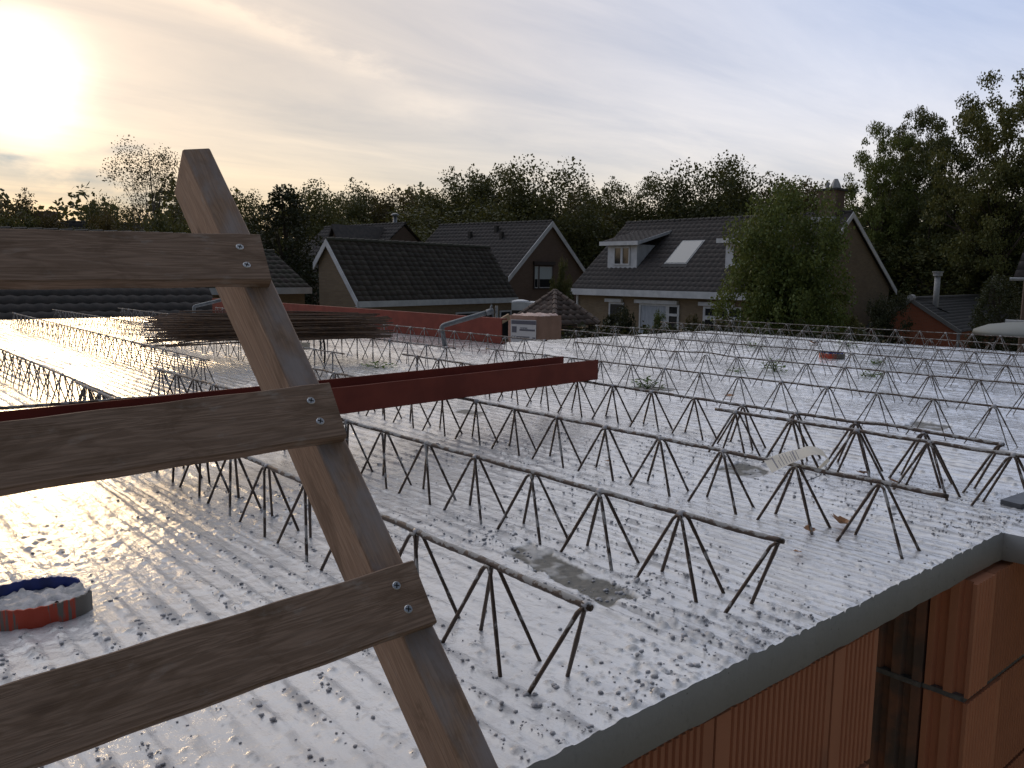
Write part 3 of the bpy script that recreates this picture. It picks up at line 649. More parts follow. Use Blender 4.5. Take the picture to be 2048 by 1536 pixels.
ibeam('steel_beam', (fl1[0], fl1[1], HG + .0055), (fr1[0], fr1[1], HG + .0055), .079, .185, .0075, .006, 'red primed steel beam on its side across the girders, half behind the ladder', 'steel beam')
bz = .204; tr_ = on_z(1003, 637, bz); tl_ = on_z(560, 606, bz); dv = tl_ - tr_; far = tr_ + dv * 1.5
rz_ = math.atan2(tr_[1] - far[1], tr_[0] - far[0]); Lb = math.hypot(tr_[1] - far[1], tr_[0] - far[0])
big = empty('steel_beam', (far[0], far[1], .004), rz_, 'tall red steel channel along the back edge behind the rod bundle', 'steel beam')
MB().box((0, 0, 0), (Lb, .009, bz - .004)).build('web', MT['red_steel'], big, bevel=.001)
for z0 in (0, bz - .016): MB().box((.001, .0092, z0), (Lb - .001, .060, z0 + .0115)).build('flange', MT['red_steel'], big)
# rusty rod bundle resting on the girders
bun = empty('rod_bundle', (2.3, 4.95, HG + .012), 0, 'tied bundle of rusty reinforcing rods lying across the girders', 'rod bundle')
BC = Vector((2.3, 4.95, HG + .012)); lft = Vector((1.70, 5.28, 0)); rgt = Vector((2.93, 4.70, 0)); dirb = (rgt - lft); perp = Vector((-dirb.y, dirb.x, 0)).normalized()
for k in range(130):
    a, bq = random.uniform(-.32, .32), random.random() ** 1.15 * .135
    fan_l = 1.0 + .25 * random.random(); zl = bq + random.uniform(-.012, .012); zr_ = bq + random.uniform(-.01, .01)
    s0, s1_ = random.uniform(-.06, .10), random.uniform(.80, 1.03); bow = random.uniform(-.006, .008)
    p0 = lft + dirb * s0 + perp * a * fan_l - BC; p1 = lft + dirb * s1_ + perp * a * .8 - BC
    p0.z = max(.006, zl) ; p1.z = max(.006, zr_)
    if k < 8: p0.z = -.012; p0 = p0 + perp * (-.10 - .02 * k)
    pm = (p0 + p1) / 2 + Vector((0, 0, bow))
    MB().tube([p0, (p0 + pm) / 2 + Vector((0, 0, bow * .6)), pm, (pm + p1) / 2 + Vector((0, 0, bow * .5)), p1], .0042, 5).build('rod', MT['rust'], bun, shade=True)
tie = MB(); c0 = lft + dirb * .70 - BC
ringp = [c0 + perp * (.30 * math.cos(a)) + Vector((0, 0, .062 + .088 * math.sin(a))) for a in [2 * math.pi * i / 20 for i in range(21)]]
tie.tube(ringp, .006, 6); tie.build('tie_band', MT['wire'], bun, shade=True)
c1 = lft + dirb * .60 - perp * .27 - BC
MB().hexa([c1 + Vector(q) for q in ((-.03, -.02, .085), (.03, -.045, .085), (.03, -.043, .087), (-.03, -.018, .087), (-.03, -.03, .128), (.03, -.055, .128), (.03, -.053, .13), (-.03, -.028, .13))]).build('label', MT['paper'], bun)

# loose bar across the left girders
a = on_z(-60, 821, HG + .009); b = on_z(515, 779, HG + .009)
tag(MB().tube([a, (a + b) / 2, b], .0052, 8).build('reinforcing_bar', MT['bar_top'], shade=True), 'single loose bar lying across the left girders behind the red beam', 'steel bar')

# bent galvanised tubes (guard-rail posts)
def bent_tube(name, pix, D, r, label, clamp=True):
    P = [at_d(px, py, d_) for (px, py), d_ in zip(pix, D)]; root = empty(name, P[0], 0, label, 'tube')
    P = [Vector(p - P[0]) for p in P]; q = []
    for i in range(len(P)):
        if 0 < i < len(P) - 1:
            for f in (.72, .85, .93): q.append(P[i - 1].lerp(P[i], f)) if i else None
            a_, b2 = P[i - 1].lerp(P[i], .93), P[i].lerp(P[i + 1], .07); q.append((a_ + b2) / 2 * .6 + P[i] * .4); q += [P[i].lerp(P[i + 1], f) for f in (.07, .15)]
        else: q.append(P[i])
    MB().tube(q, r, 10).build('pipe', MT['galv'], root, shade=True)
    if clamp:
        e = P[-1]; dd_ = (P[-1] - P[-2]).normalized()
        MB().tube([e - dd_ * .02, e + dd_ * .035], r * 1.25, 10).build('collar', MT['galv'], root, shade=True)
        MB().tube([e + Vector((0, 0, -.01)), e + Vector((.02, -.01, .055))], r * .4, 8).build('bolt', MT['galv'], root)
        MB().tube([e + dd_ * .06 + Vector((0, 0, -.06)), e + dd_ * .06 + Vector((.0, 0, .03))], r * .6, 8).build('bracket', MT['galv'], root)
    return root
bent_tube('guard_rail_tube', [(890, 693), (883, 652), (978, 624)], (6.42, 6.42, 6.40), .019, 'bent galvanised tube standing in front of the tall red beam')
bent_tube('guard_rail_tube', [(388, 640), (388, 613), (442, 600)], (9.3, 9.3, 9.3), .018, 'thin bent galvanised tube behind the ladder post at the back left', False)

# ------------------------------------------------------------------ cast-in rings
def pour_ring(name, c, r, h, label, tilt=0., gap=True, fill=True, a0=0., rz=0., nn=48):
    root = empty(name, (c[0], c[1], c[2]), rz, label, 'plastic ring'); n = nn
    for part, r0, r1, mm, arc, lift in (('outer_wall', r, r - .0035, 'ring', (0, 2 * math.pi) if not gap else (R(-165), R(42)), 0.),) + ((('inner_wall', r - .012, r - .015, 'blue', (R(28), R(215)), .004),) if gap else ()):
        m = MB(); vs = []; k = n
        for i in range(k + 1):
            a_ = arc[0] + (arc[1] - arc[0]) * i / k
            for rr, z in ((r0, 0), (r0, h + lift), (r1, h + lift), (r1, 0)):
                vs.append((rr * math.cos(a_), rr * math.sin(a_), z + .0012 * math.sin(5 * a_)))
        fs = [(i * 4 + j, i * 4 + (j + 1) % 4, (i + 1) * 4 + (j + 1) % 4, (i + 1) * 4 + j) for i in range(k) for j in range(4)] + [(0, 1, 2, 3), (k * 4 + 3, k * 4 + 2, k * 4 + 1, k * 4)]
        m.add(vs, fs); m.build(part, MT[mm], root, shade=False)
    if fill:
        g = 44; vs = []; fs = []
        for i in range(g + 1):
            for j in range(g + 1):
                x, y = -1 + 2 * i / g, -1 + 2 * j / g; k = max(abs(x), abs(y)); l = math.hypot(x, y) or 1; x, y = x * k / l, y * k / l
                nz = float(fbm(np.array(x * 4.), np.array(y * 4.), 41, 4)); nz2 = float(vnoise(np.array(x * 16.), np.array(y * 16.), 44))
                vs.append((x * (r - .0165), y * (r - .0165), h * (.42 + 1.0 * (nz - .42) + .16 * (nz2 - .5)) + .004))
        for i in range(g):
            for j in range(g): q = i * (g + 1) + j; fs.append((q, q + g + 1, q + g + 2, q + 1))
        MB().add(vs, fs).build('cement_fill', MT['cement_lump'], root, shade=True)
    root.rotation_euler = (tilt, 0, rz); return root
c0 = on_z(60, 1225); rg0 = empty('pour_ring', (c0[0], c0[1], 0), 0, 'orange and blue ring clogged with wet cement at the left', 'plastic ring')
def strip_wall(name, pts, h, t, mm, wob=.001):
    P = [Vector((p[0] - c0[0], p[1] - c0[1], 0)) for p in pts]; q = []
    for i in range(len(P) - 1):          # smooth the bend (Catmull-Rom)
        p0, p1, p2, p3 = P[max(i - 1, 0)], P[i], P[i + 1], P[min(i + 2, len(P) - 1)]
        for k in range(8):
            f = k / 8; q.append(.5 * ((2 * p1) + (p2 - p0) * f + (2 * p0 - 5 * p1 + 4 * p2 - p3) * f * f + (3 * p1 - p0 - 3 * p2 + p3) * f ** 3))
    q.append(P[-1]); vs = []; n = len(q)
    for i, p in enumerate(q):
        d = (q[min(i + 1, n - 1)] - q[max(i - 1, 0)]).normalized(); s_ = Vector((-d.y, d.x, 0)) * t
        hz = h + wob * math.sin(i * 1.9)
        vs += [p, p + Vector((0, 0, hz)), p + s_ + Vector((0, 0, hz)), p + s_]
    fs = [(i * 4 + j, i * 4 + (j + 1) % 4, (i + 1) * 4 + (j + 1) % 4, (i + 1) * 4 + j) for i in range(n - 1) for j in range(4)] + [(0, 1, 2, 3), ((n - 1) * 4 + 3, (n - 1) * 4 + 2, (n - 1) * 4 + 1, (n - 1) * 4)]
    MB().add(vs, fs).build(name, MT[mm], rg0); return q
fq = strip_wall('outer_wall', [on_z(*p) for p in ((-118, 1215), (-95, 1243), (-45, 1258), (15, 1263), (70, 1258), (130, 1243), (170, 1229), (186, 1219))], .033, .003, 'ring')
bq = strip_wall('inner_wall', [on_z(*p) for p in ((-118, 1213), (-60, 1205), (0, 1200), (50, 1188), (95, 1182), (130, 1180), (155, 1183), (162, 1189))], .025, -.003, 'blue')
vs, fs, ga, gb = [], [], 50, 22
for i in range(ga + 1):
    a = i / ga; pf_ = fq[min(len(fq) - 1, int(a * (len(fq) - 1)))]; pb_ = bq[min(len(bq) - 1, int(a * (len(bq) - 1)))]
    for j in range(gb + 1):
        b = j / gb; p = pf_.lerp(pb_, .03 + .93 * b); hz = .016 + .030 * (float(fbm(np.array(p.x * 34.), np.array(p.y * 34.), 41, 4)) - .40) + .010 * (float(vnoise(np.array(p.x * 130.), np.array(p.y * 130.), 44)) - .5)
        vs.append((p.x, p.y, max(.004, hz + (.012 if b < .12 else 0) - .008 * (b > .8))))
for i in range(ga):
    for j in range(gb): k = i * (gb + 1) + j; fs.append((k, k + gb + 1, k + gb + 2, k + 1))
MB().add(vs, fs).build('cement_fill', MT['cement_lump'], rg0, shade=True)
pour_ring('pour_ring', (5.42, 2.95, .004), .085, .034, 'small red and blue ring lying among the far right girders', rz=R(-80), nn=24)

pl_ = [on_z(2001, 999, .012), on_z(2056, 981, .012), on_z(2110, 994, .012), on_z(2042, 1009, .012)]
m = MB(); m.hexa([(p[0], p[1], .0) for p in pl_] + [(p[0], p[1], .012) for p in pl_]); tag(m.build('steel_plate', MT['plate']), 'dark grey metal plate lying at the right end of the spliced girder', 'plate')

# weeds growing on the floor
def weed(px, py, w, h, label, n=40, z=0.):
    c = on_z(px, py, z); root = empty('weed', c, random.uniform(0, 6), label, 'weed', None); st = MB(); lf = MB()
    for k in range(n):
        a = random.uniform(0, 6.283); rr = w * random.random() ** .7; zz = h * random.random() * (1 - .5 * rr / w) + .006; p = Vector((rr * math.cos(a), rr * math.sin(a), zz))
        if k % 4 == 0: st.tube([(0, 0, 0), (p.x * .5, p.y * .5, zz * .7), tuple(p)], .0012, 4)
        s = random.uniform(.010, .019); t = Vector((math.cos(a + random.uniform(-1, 1)), math.sin(a + random.uniform(-1, 1)), random.uniform(-.4, .5))).normalized(); b_ = t.cross(Vector((random.uniform(-.5, .5), random.uniform(-.5, .5), 1))).normalized()
        lf.add([p, p + t * s * .35 + b_ * s * .45, p + t * s * .9 + b_ * s * .38, p + t * s * 1.3, p + t * s * .9 - b_ * s * .38, p + t * s * .35 - b_ * s * .45], [(0, 1, 2, 3), (0, 3, 4, 5)])
    st.build('stem', MT['leaf_weed'], root); tag(lf.build('leaves', MT['leaf_weed'], root, fix=False), kind='stuff')
weed(1296, 777, .085, .060, 'bushy green weed growing just beyond the end of the red beam', 95)
weed(1548, 742, .085, .09, 'tall pale green weed between the far girders at right', 80)
weed(1742, 753, .07, .025, 'low green weed to the right of the far girders middle', 45)
weed(1503, 693, .10, .03, 'flat green weed far back near the middle of the right floor', 40)
weed(756, 736, .10, .035, 'low green weed in front of the bent tube, behind the red beam', 45)
weed(1696, 693, .10, .06, 'yellowish weed behind the small red and blue ring', 60)
weed(1752, 728, .07, .03, 'low weed to the right of the small red and blue ring', 40)
weed(1475, 745, .06, .02, 'tiny sprig of weed left of the tall pale weed', 25)

# dry brown leaves
def dry_leaf(px, py, s, label, curl=.5):
    c = on_z(px, py, .004); m = MB(); n = 9; vs, fs = [], []
    for i in range(n):
        f = i / (n - 1); wv = s * .42 * math.sin(math.pi * min(1, f * .9 + .08)) * (1 + .45 * (i % 2)); zz = curl * s * (f - .35) ** 2 * 1.4
        vs += [(s * (f - .5), -wv, zz + curl * wv * .8), (s * (f - .5), 0, zz + .003), (s * (f - .5), wv, zz + curl * wv * .65)]
    for i in range(n - 1): fs += [(i * 3, i * 3 + 1, i * 3 + 4, i * 3 + 3), (i * 3 + 1, i * 3 + 2, i * 3 + 5, i * 3 + 4)]
    o = m.add(vs, fs).build('dry_leaf', MT['leaf_brown'], fix=False); o.location = (c[0], c[1], .006); o.rotation_euler = (random.uniform(-.2, .2), random.uniform(-.2, .2), random.uniform(0, 6)); tag(o, label, 'leaf')
dry_leaf(1680, 1052, .046, 'large curled brown leaf at the foot of the paper tag girder', .8)
dry_leaf(1618, 1063, .026, 'small brown leaf left of the large curled leaf')
dry_leaf(1790, 968, .036, 'yellow-brown leaf behind the last apex of the paper tag girder')
dry_leaf(1725, 950, .035, 'brown leaf right of the paper tag')
dry_leaf(1216, 926, .022, 'small reddish leaf under the third girder in mid floor')
dry_leaf(1458, 795, .045, 'brown leaf to the right of the bushy weed')
dry_leaf(1626, 688, .09, 'orange leaf far back left of the small ring')
dry_leaf(1595, 1108, .018, 'dull leaf fragment right of the second girder end')

# paper tag draped over a girder
w3 = on_z(1621, 933, HG); c = Vector(w3) + Vector((0, 0, .009)); tg = empty('paper_tag', c, 0, 'curled white printed paper tag hung over a girder', 'paper tag')
rd = ray(1612, 932); dep = Vector((rd[0], rd[1], 0)).normalized(); lat = Vector((dep.y, -dep.x, 0))
def tagpt(f, g):     # f along the strip from its curled right end (0) to its free left end (1), g across -1..1 (towards the far side)
    if f < .42: an = R(150) - R(112) * f / .42; x, z = .004 + .030 * math.cos(math.pi - an) * -1 * -1, .002 + .026 * math.sin(an)
    if f < .42: x = .006 - .032 * math.cos(an)
    else: k = (f - .42) / .58; x = .006 - .032 * math.cos(R(38)) - .072 * k; z = .002 + .026 * math.sin(R(38)) - .030 * k ** 1.25 - .004 * k
    return lat * (x + .012 * -g * (f if f > .42 else .42)) + dep * (.040 * g) + Vector((0, 0, z + .006 * g * f))
m = MB(); n = 22; vs, fs = [], []
for i in range(n + 1):
    for g in (-1, -.33, .33, 1): vs.append(tagpt(i / n, g))
for i in range(n):
    for j in range(3): q = i * 4 + j; fs.append((q, q + 4, q + 5, q + 1))
m.add(vs, fs); m.build('sheet', MT['paper'], tg, shade=True, fix=False)
m = MB()
for k, f in enumerate((.50, .545, .585, .625, .665, .71, .76, .81, .87)):
    L_ = (-.85, .8) if k not in (3, 7) else (-.85, .1); t2 = .020 if k in (1, 8) else .009
    m.add([tagpt(f, L_[0]) + Vector((0, 0, .0009)), tagpt(f, L_[1]) + Vector((0, 0, .0009)), tagpt(f + t2, L_[1]) + Vector((0, 0, .0009)), tagpt(f + t2, L_[0]) + Vector((0, 0, .0009))], [(0, 1, 2, 3)])
m.build('print', MT['ink'], tg, fix=False)
MB().add([tagpt(0, -1), tagpt(0, -.2), tagpt(0, -.2) - Vector((0, 0, .022)) - lat * .018, tagpt(0, -.6) - Vector((0, 0, .034)) - lat * .026], [(0, 1, 2, 3)]).build('torn_corner', MT['paper'], tg, fix=False)
MB().tube([lat * -.02 + dep * -.02 - Vector((0, 0, .022)), lat * -.004 + dep * -.03 - Vector((0, 0, .034)), lat * .02 + dep * -.02 - Vector((0, 0, .024)), lat * .034 - Vector((0, 0, .008))], .0008, 4).build('tie_wire', MT['wire'], tg)

# ------------------------------------------------------------------ wrapped brick packs beyond the floor edge
def pack(px_l, px_c, px_r, ytop, D, h, label, printed):
    Cc = at_d(px_c, ytop, D); rc = ray(px_c, ytop); hd = Vector((rc[0], rc[1], 0)).normalized(); side = Vector((hd.y, -hd.x, 0))
    wl = (px_c - px_l) / F_PX * D; wr = (px_r - px_c) / F_PX * D
    eL = (-side * wl + hd * wl * .55); eR = (side * wr + hd * wr * .9)
    root = empty('brick_pack', (Cc[0], Cc[1], Cc[2] - h), 0, label, 'brick pack')
    m = MB(); ns = 9; vs = []; fs = []
    lo = [Vector((0, 0, 0)), eR, eR + eL, eL]; ringn = 0
    ring = []
    for i in range(4):
        for k in range(ns): ring.append(lo[i].lerp(lo[(i + 1) % 4], k / ns))
    nr_ = len(ring); cen = (eL + eR) / 2
    for zi in range(9):
        z = h * zi / 8
        for p in ring:
            wob = .010 * (random.random() - .5) * (1 if zi else 0); q = p + (p - cen) * wob * 2.; vs.append((q.x, q.y, z + (.012 * (random.random() - .3) if zi == 8 else 0)))
    for zi in range(8):
        for j in range(nr_): fs.append((zi * nr_ + j, zi * nr_ + (j + 1) % nr_, (zi + 1) * nr_ + (j + 1) % nr_, (zi + 1) * nr_ + j))
    m.add(vs, fs); tb = len(vs); g = 9; tv = []; tf = []
    for i in range(g + 1):
        for j in range(g + 1):
            p = eR * (i / g) + eL * (j / g); e = min(i, g - i, j, g - j); tv.append((p.x, p.y, h + (.0 if e == 0 else .012 + .035 * random.random())))
    for i in range(g):
        for j in range(g): q = i * (g + 1) + j; tf.append((q, q + g + 1, q + g + 2, q + 1))
    m.add(tv, tf); m.build('wrapped_bricks', MT['pinkwrap'], root, shade=True)
    MB().hexa([lo[0] + Vector((0, 0, -.12)), lo[1] + Vector((0, 0, -.12)), lo[2] + Vector((0, 0, -.12)), lo[3] + Vector((0, 0, -.12)), lo[0] - Vector((0, 0, .002)), lo[1] - Vector((0, 0, .002)), lo[2] - Vector((0, 0, .002)), lo[3] - Vector((0, 0, .002))]).build('pallet', MT['pale_plank'], root)
    if printed:
        out = Vector((eL.y, -eL.x, 0)).normalized()
        if out.dot(Vector((-hd.x, -hd.y, 0))) < 0: out = -out
        ex = (-eL).normalized(); W = eL.length
        def quad(x0, x1, z0, z1, mm, nm, lift):
            p = lambda x, z: eL + ex * (x * W) + out * lift + Vector((0, 0, h - (1 - z) * wprint))
            MB().add([p(x0, z0), p(x1, z0), p(x1, z1), p(x0, z1)], [(0, 1, 2, 3)]).build(nm, MT[mm], sheet if nm != 'label' else root, fix=False)
        wprint = .62
        p0 = eL + ex * (.12 * W) + out * .016
        sheet = MB().add([eL + ex * (x * W) + out * .016 + Vector((0, 0, h - wprint * (1 - z))) for x, z in ((.10, -.2), (.96, -.2), (.96, .90), (.10, .90))], [(0, 1, 2, 3)]).build('label', MT['print_white'], root, fix=False)
        quad(.12, .95, .78, .88, 'ink', 'print', .018); quad(.14, .30, .56, .72, 'ink', 'print', .018)
        for x0, x1, z0, z1 in ((.40, .92, .61, .655), (.30, .82, .39, .42), (.30, .74, .435, .465), (.84, .94, .38, .45), (.12, .46, .16, .26), (.54, .94, .16, .24), (.3, .94, .29, .315)): quad(x0, x1, z0, z1, 'ink', 'print', .018)
        for x0, x1 in ((.12, .22), (.30, .5), (.56, .8)): quad(x0, x1, -.12, -.06, 'inkred', 'print', .018)
        for body, xx, zz, sz in (('CE', .12, .39, .075), ('www.', .42, .66, .06)):
            cu = bpy.data.curves.new('print', 'FONT'); cu.body = body; cu.size = sz; cu.extrude = .0005
            to = bpy.data.objects.new('print', cu); col.objects.link(to); dg = bpy.context.evaluated_depsgraph_get(); me = bpy.data.meshes.new_from_object(to.evaluated_get(dg)); bpy.data.objects.remove(to)
            me.materials.clear(); me.materials.append(MT['ink']); o = inst('print', me, sheet); p = eL + ex * (xx * W) + out * .020 + Vector((0, 0, h - (1 - zz) * wprint))
            zx = Vector((0, 0, 1)); nn_ = ex.cross(zx)
            o.matrix_local = Matrix(((ex.x, 0, nn_.x, p.x), (ex.y, 0, nn_.y, p.y), (ex.z, 1, nn_.z, p.z), (0, 0, 0, 1)))
    return root
pk = pack(1016, 1076, 1124, 633, 13.5, 1.15, 'pink wrapped brick pack with printed white label beyond the back edge', True)
p2 = at_d(1076, 633, 13.5)
st = at_d(1005, 640, 12.5); st2 = at_d(1018, 633, 13.0); hh = Vector(st2 - st)
tag(MB().bar(Vector(st) + Vector((-.4, .2, -.25)), Vector(st2), .03, .09).build('plank', MT['pale_plank']), 'pale plank propped against the wrapped brick pack', 'plank')
pc = at_d(1070, 640, 14.2)
scaf = empty('scaffold', (pc[0], pc[1], ZG), 0, 'dark timber staging under the wrapped brick pack', 'scaffold'); ht = p2[2] - 1.15 - .125 - ZG
MB().box((-1.2, -1.2, ht - .08), (1.2, 1.2, ht)).build('deck', MT['timber_dark'], scaf)
for sx in (-1.1, 1.1):
    for sy in (-1.1, 1.1): MB().box((sx - .05, sy - .05, 0), (sx + .05, sy + .05, ht - .081)).build('leg', MT['timber_dark'], scaf)

# ------------------------------------------------------------------ houses
def pantile_face(o, ax, up, L, W, tw, th, nrm, amp=.036, step=.011, kind='pan'):
    """one roof slope as real overlapping rows of tiles: o lower-left corner, ax along the eave, up up the slope"""
    o, ax, up, nrm = Vector(o), Vector(ax).normalized(), Vector(up).normalized(), Vector(nrm).normalized()
    nx_, ny_ = max(1, round(L / tw)), max(1, round(W / th)); tw, th = L / nx_, W / ny_; per = 4; V_ = []; F_ = []
    a_ = np.array(ax); u_ = np.array(up); n_ = np.array(nrm); o_ = np.array(o)
    prof = [0, .75, 1, .35] if kind == 'pan' else [.25, .3, .3, .0]
    for j in range(ny_):
        b0 = len(V_); jit = rng.uniform(-.004, .004, nx_ + 1)
        for k in range(2):
            for i in range(nx_ * per + 1):
                h = amp * prof[i % per] + (step if k == 0 else .002) + jit[i // per] * .6
                V_.append(o_ + a_ * (i * tw / per) + u_ * ((j + k * 1.04) * th) + n_ * h)
        for i in range(nx_ * per + 1): V_.append(o_ + a_ * (i * tw / per) + u_ * (j * th) - n_ * .004)
        n1 = nx_ * per + 1
        for i in range(nx_ * per):
            F_.append((b0 + i, b0 + i + 1, b0 + n1 + i + 1, b0 + n1 + i)); F_.append((b0 + 2 * n1 + i, b0 + 2 * n1 + i + 1, b0 + i + 1, b0 + i))
    return np.array(V_), np.array(F_)
class House:
    """gabled house: local x along the ridge, -y to the front eave"""
    def __init__(s, name, x, y, ang, L, wf, wb, zr, zef, zeb, label, cat='house'):
        s.L, s.wf, s.wb, s.zr, s.zef, s.zeb = L, wf, wb, zr - ZG, zef - ZG, zeb - ZG
        s.root = empty(name, (x, y, ZG), ang, label, cat); s.ang = ang
    def walls(s, mt, over=.35, endover=.12):
        L, e = s.L, endover; fy, by = -s.wf + over, s.wb - over
        zf = s.zef + (s.zr - s.zef) * over / s.wf - .12; zb = s.zeb + (s.zr - s.zeb) * over / s.wb - .12
        m = MB(); m.prism([(e, fy, 0), (e, by, 0), (e, by, zb), (e, 0, s.zr - .14), (e, fy, zf)], (0, 0, 0), (L - 2 * e, 0, 0)); m.build('wall', mt, s.root); s.fy, s.zf = fy, zf
    def roof(s, mt, tw=.30, th=.34, individual=False, back=True, kind='pan'):
        L = s.L
        for side in (1, -1) if back else (1,):
            w, ze = (s.wf, s.zef) if side == 1 else (s.wb, s.zeb)
            up = Vector((0, side * w, s.zr - ze)); W = up.length; upn = up.normalized()
            o = Vector((0, -side * w, ze)) if side == 1 else Vector((L, w, ze)); ax = Vector((side, 0, 0)); nrm = ax.cross(upn)
            if individual and side == 1:
                nx_, ny_ = round(L / tw), round(W / th); tw2, th2 = L / nx_, W / ny_
                v_, f_ = pantile_face((0, 0, 0), (1, 0, 0), (0, 1, 0), tw2, th2 * 1.04, tw2, th2 * 1.04, (0, 0, 1)); me = np_mesh('tile', v_, f_, mt, 'mesh')
                q = Matrix(((ax.x, upn.x, nrm.x), (ax.y, upn.y, nrm.y), (ax.z, upn.z, nrm.z))).to_euler()
                for j in range(ny_):
                    for i in range(nx_):
                        p = o + ax * (i * tw2) + upn * (j * th2) + nrm * random.uniform(-.005, .007)
                        inst('tile', me, s.root, p, (q.x + random.uniform(-.01, .01), q.y + random.uniform(-.012, .012), q.z))
                MB().add([o - nrm * .02, o + ax * L - nrm * .02, o + ax * L + upn * W - nrm * .02, o + upn * W - nrm * .02], [(0, 1, 2, 3)]).build('roof_deck', MT['timber_dark'], s.root)
            else:
                v_, f_ = pantile_face(o, ax, upn, L, W, tw, th, nrm, kind=kind); tag(np_mesh('roof_tiles', v_, f_, mt, s.root), kind='stuff')
        # ridge tiles
        rm = MB(); rm.tube([(0, 0, -.0), (.34, 0, .012)], [.085, .10], 8); rme = rm.build('ridge_tile', mt, s.root, shade=False); n = max(1, round(L / .36)); rme.location = (0, 0, s.zr)
        for i in range(1, n): inst('ridge_tile', rme.data, s.root, (L * i / n, 0, s.zr))
    def barge(s, mt, ends=(0, 1), bh=.20, bt=.035):
        for e in ends:
            x = -bt if e == 0 else s.L + bt * 0
            for side in (1, -1):
                w, ze = (s.wf, s.zef) if side == 1 else (s.wb, s.zeb)
                a = Vector((x, -side * w, ze - .02)); b = Vector((x, 0, s.zr - .02)); dn = Vector((0, 0, -bh))
                m = MB(); m.hexa([a + dn, a + dn + Vector((bt, 0, 0)), b + dn + Vector((bt, 0, 0)), b + dn, a + Vector((0, 0, .05)), a + Vector((bt, 0, .05)), b + Vector((bt, 0, .05)), b + Vector((0, 0, .05))]); m.build('bargeboard', mt, s.root)
    def fascia(s, mt, h=.2, x0=0, x1=None, back=False):
        x1 = s.L if x1 is None else x1
        MB().box((x0, -s.wf - .03, s.zef - h), (x1, -s.wf + .06, s.zef + .015)).build('fascia', mt, s.root)
        MB().box((x0 + .02, -s.wf + .062, s.zef - h + .02), (x1 - .02, s.fy + .02 if hasattr(s, 'fy') else -s.wf + .4, s.zef - h + .04)).build('soffit_board', mt, s.root)
    def window(s, x0, x1, z0, z1, fm, gm, cols=1, splits=None, y=None, fw=.06, sill=True, blind=None):
        """window in the front wall"""
        y = s.fy if y is None else y; f = MB()
        for a, b in (((x0, z0), (x1, z0 + fw)), ((x0, z1 - fw), (x1, z1)), ((x0, z0 + fw), (x0 + fw, z1 - fw)), ((x1 - fw, z0 + fw), (x1, z1 - fw))): f.box((a[0], y - .05, a[1]), (b[0], y + .03, b[1]))
        sp = splits or [x0 + (x1 - x0) * k / cols for k in range(1, cols)]
        for q in sp: f.box((q - fw * .5, y - .048, z0 + fw), (q + fw * .5, y + .03, z1 - fw))
        fr = f.build('window', fm, s.root); xsn = [x0] + sp + [x1]
        for a, b in zip(xsn, xsn[1:]): MB().box((a + fw * .5, y - .012, z0 + fw * .8), (b - fw * .5, y - .006, z1 - fw * .8)).build('pane', gm, fr)
        return fr

# garage with white bargeboards (behind the rod bundle)
h1 = House('brick_garage', 14.46, 27.108, .22, 9.25, 1.591, .70, 1.70, -.446, .862, 'yellow brick garage with dark tiled roof and steep white-edged gable', 'garage')
h1.walls(MT['brick_yellow'], .16, .10); h1.roof(MT['tile_moss'], .345, .215, individual=True); h1.barge(MT['white'], (0,), .20); h1.fascia(MT['white'], .20)
h1.window(5.3, 7.7, 1.0, 1.93, MT['white'], MT['glass'], y=h1.fy - .01); h1.window(8.15, 8.95, .7, 1.92, MT['white'], MT['glass'], y=h1.fy - .01); h1.window(2.9, 4.9, .9, 1.87, MT['white'], MT['glass'], y=h1.fy - .01)
MB().box((9.17, h1.fy - .06, .2), (9.25, h1.fy + .02, 2.1)).build('corner_post', MT['white'], h1.root)
# glass link with a small dome beside it
lk = empty('flat_roof_extension', at_d(1056, 620, 31.5) * np.array([1, 1, 0]) + np.array([0, 0, ZG]), -.75, 'low extension with white fascia between garage and tiled pavilion', 'extension')
MB().box((-.62, 0, 2.12), (.9, 1.5, 2.42)).build('fascia', MT['white'], lk); MB().box((-.6, .06, 0), (.88, 1.4, 2.118)).build('glass_wall', MT['glass'], lk)
m = MB(); m.tube([(-.3, .5, 2.422), (-.3, .5, 2.47), (-.3, .5, 2.51)], [.40, .30, .10], 16); m.build('skylight_dome', MT['white'], lk, shade=True)

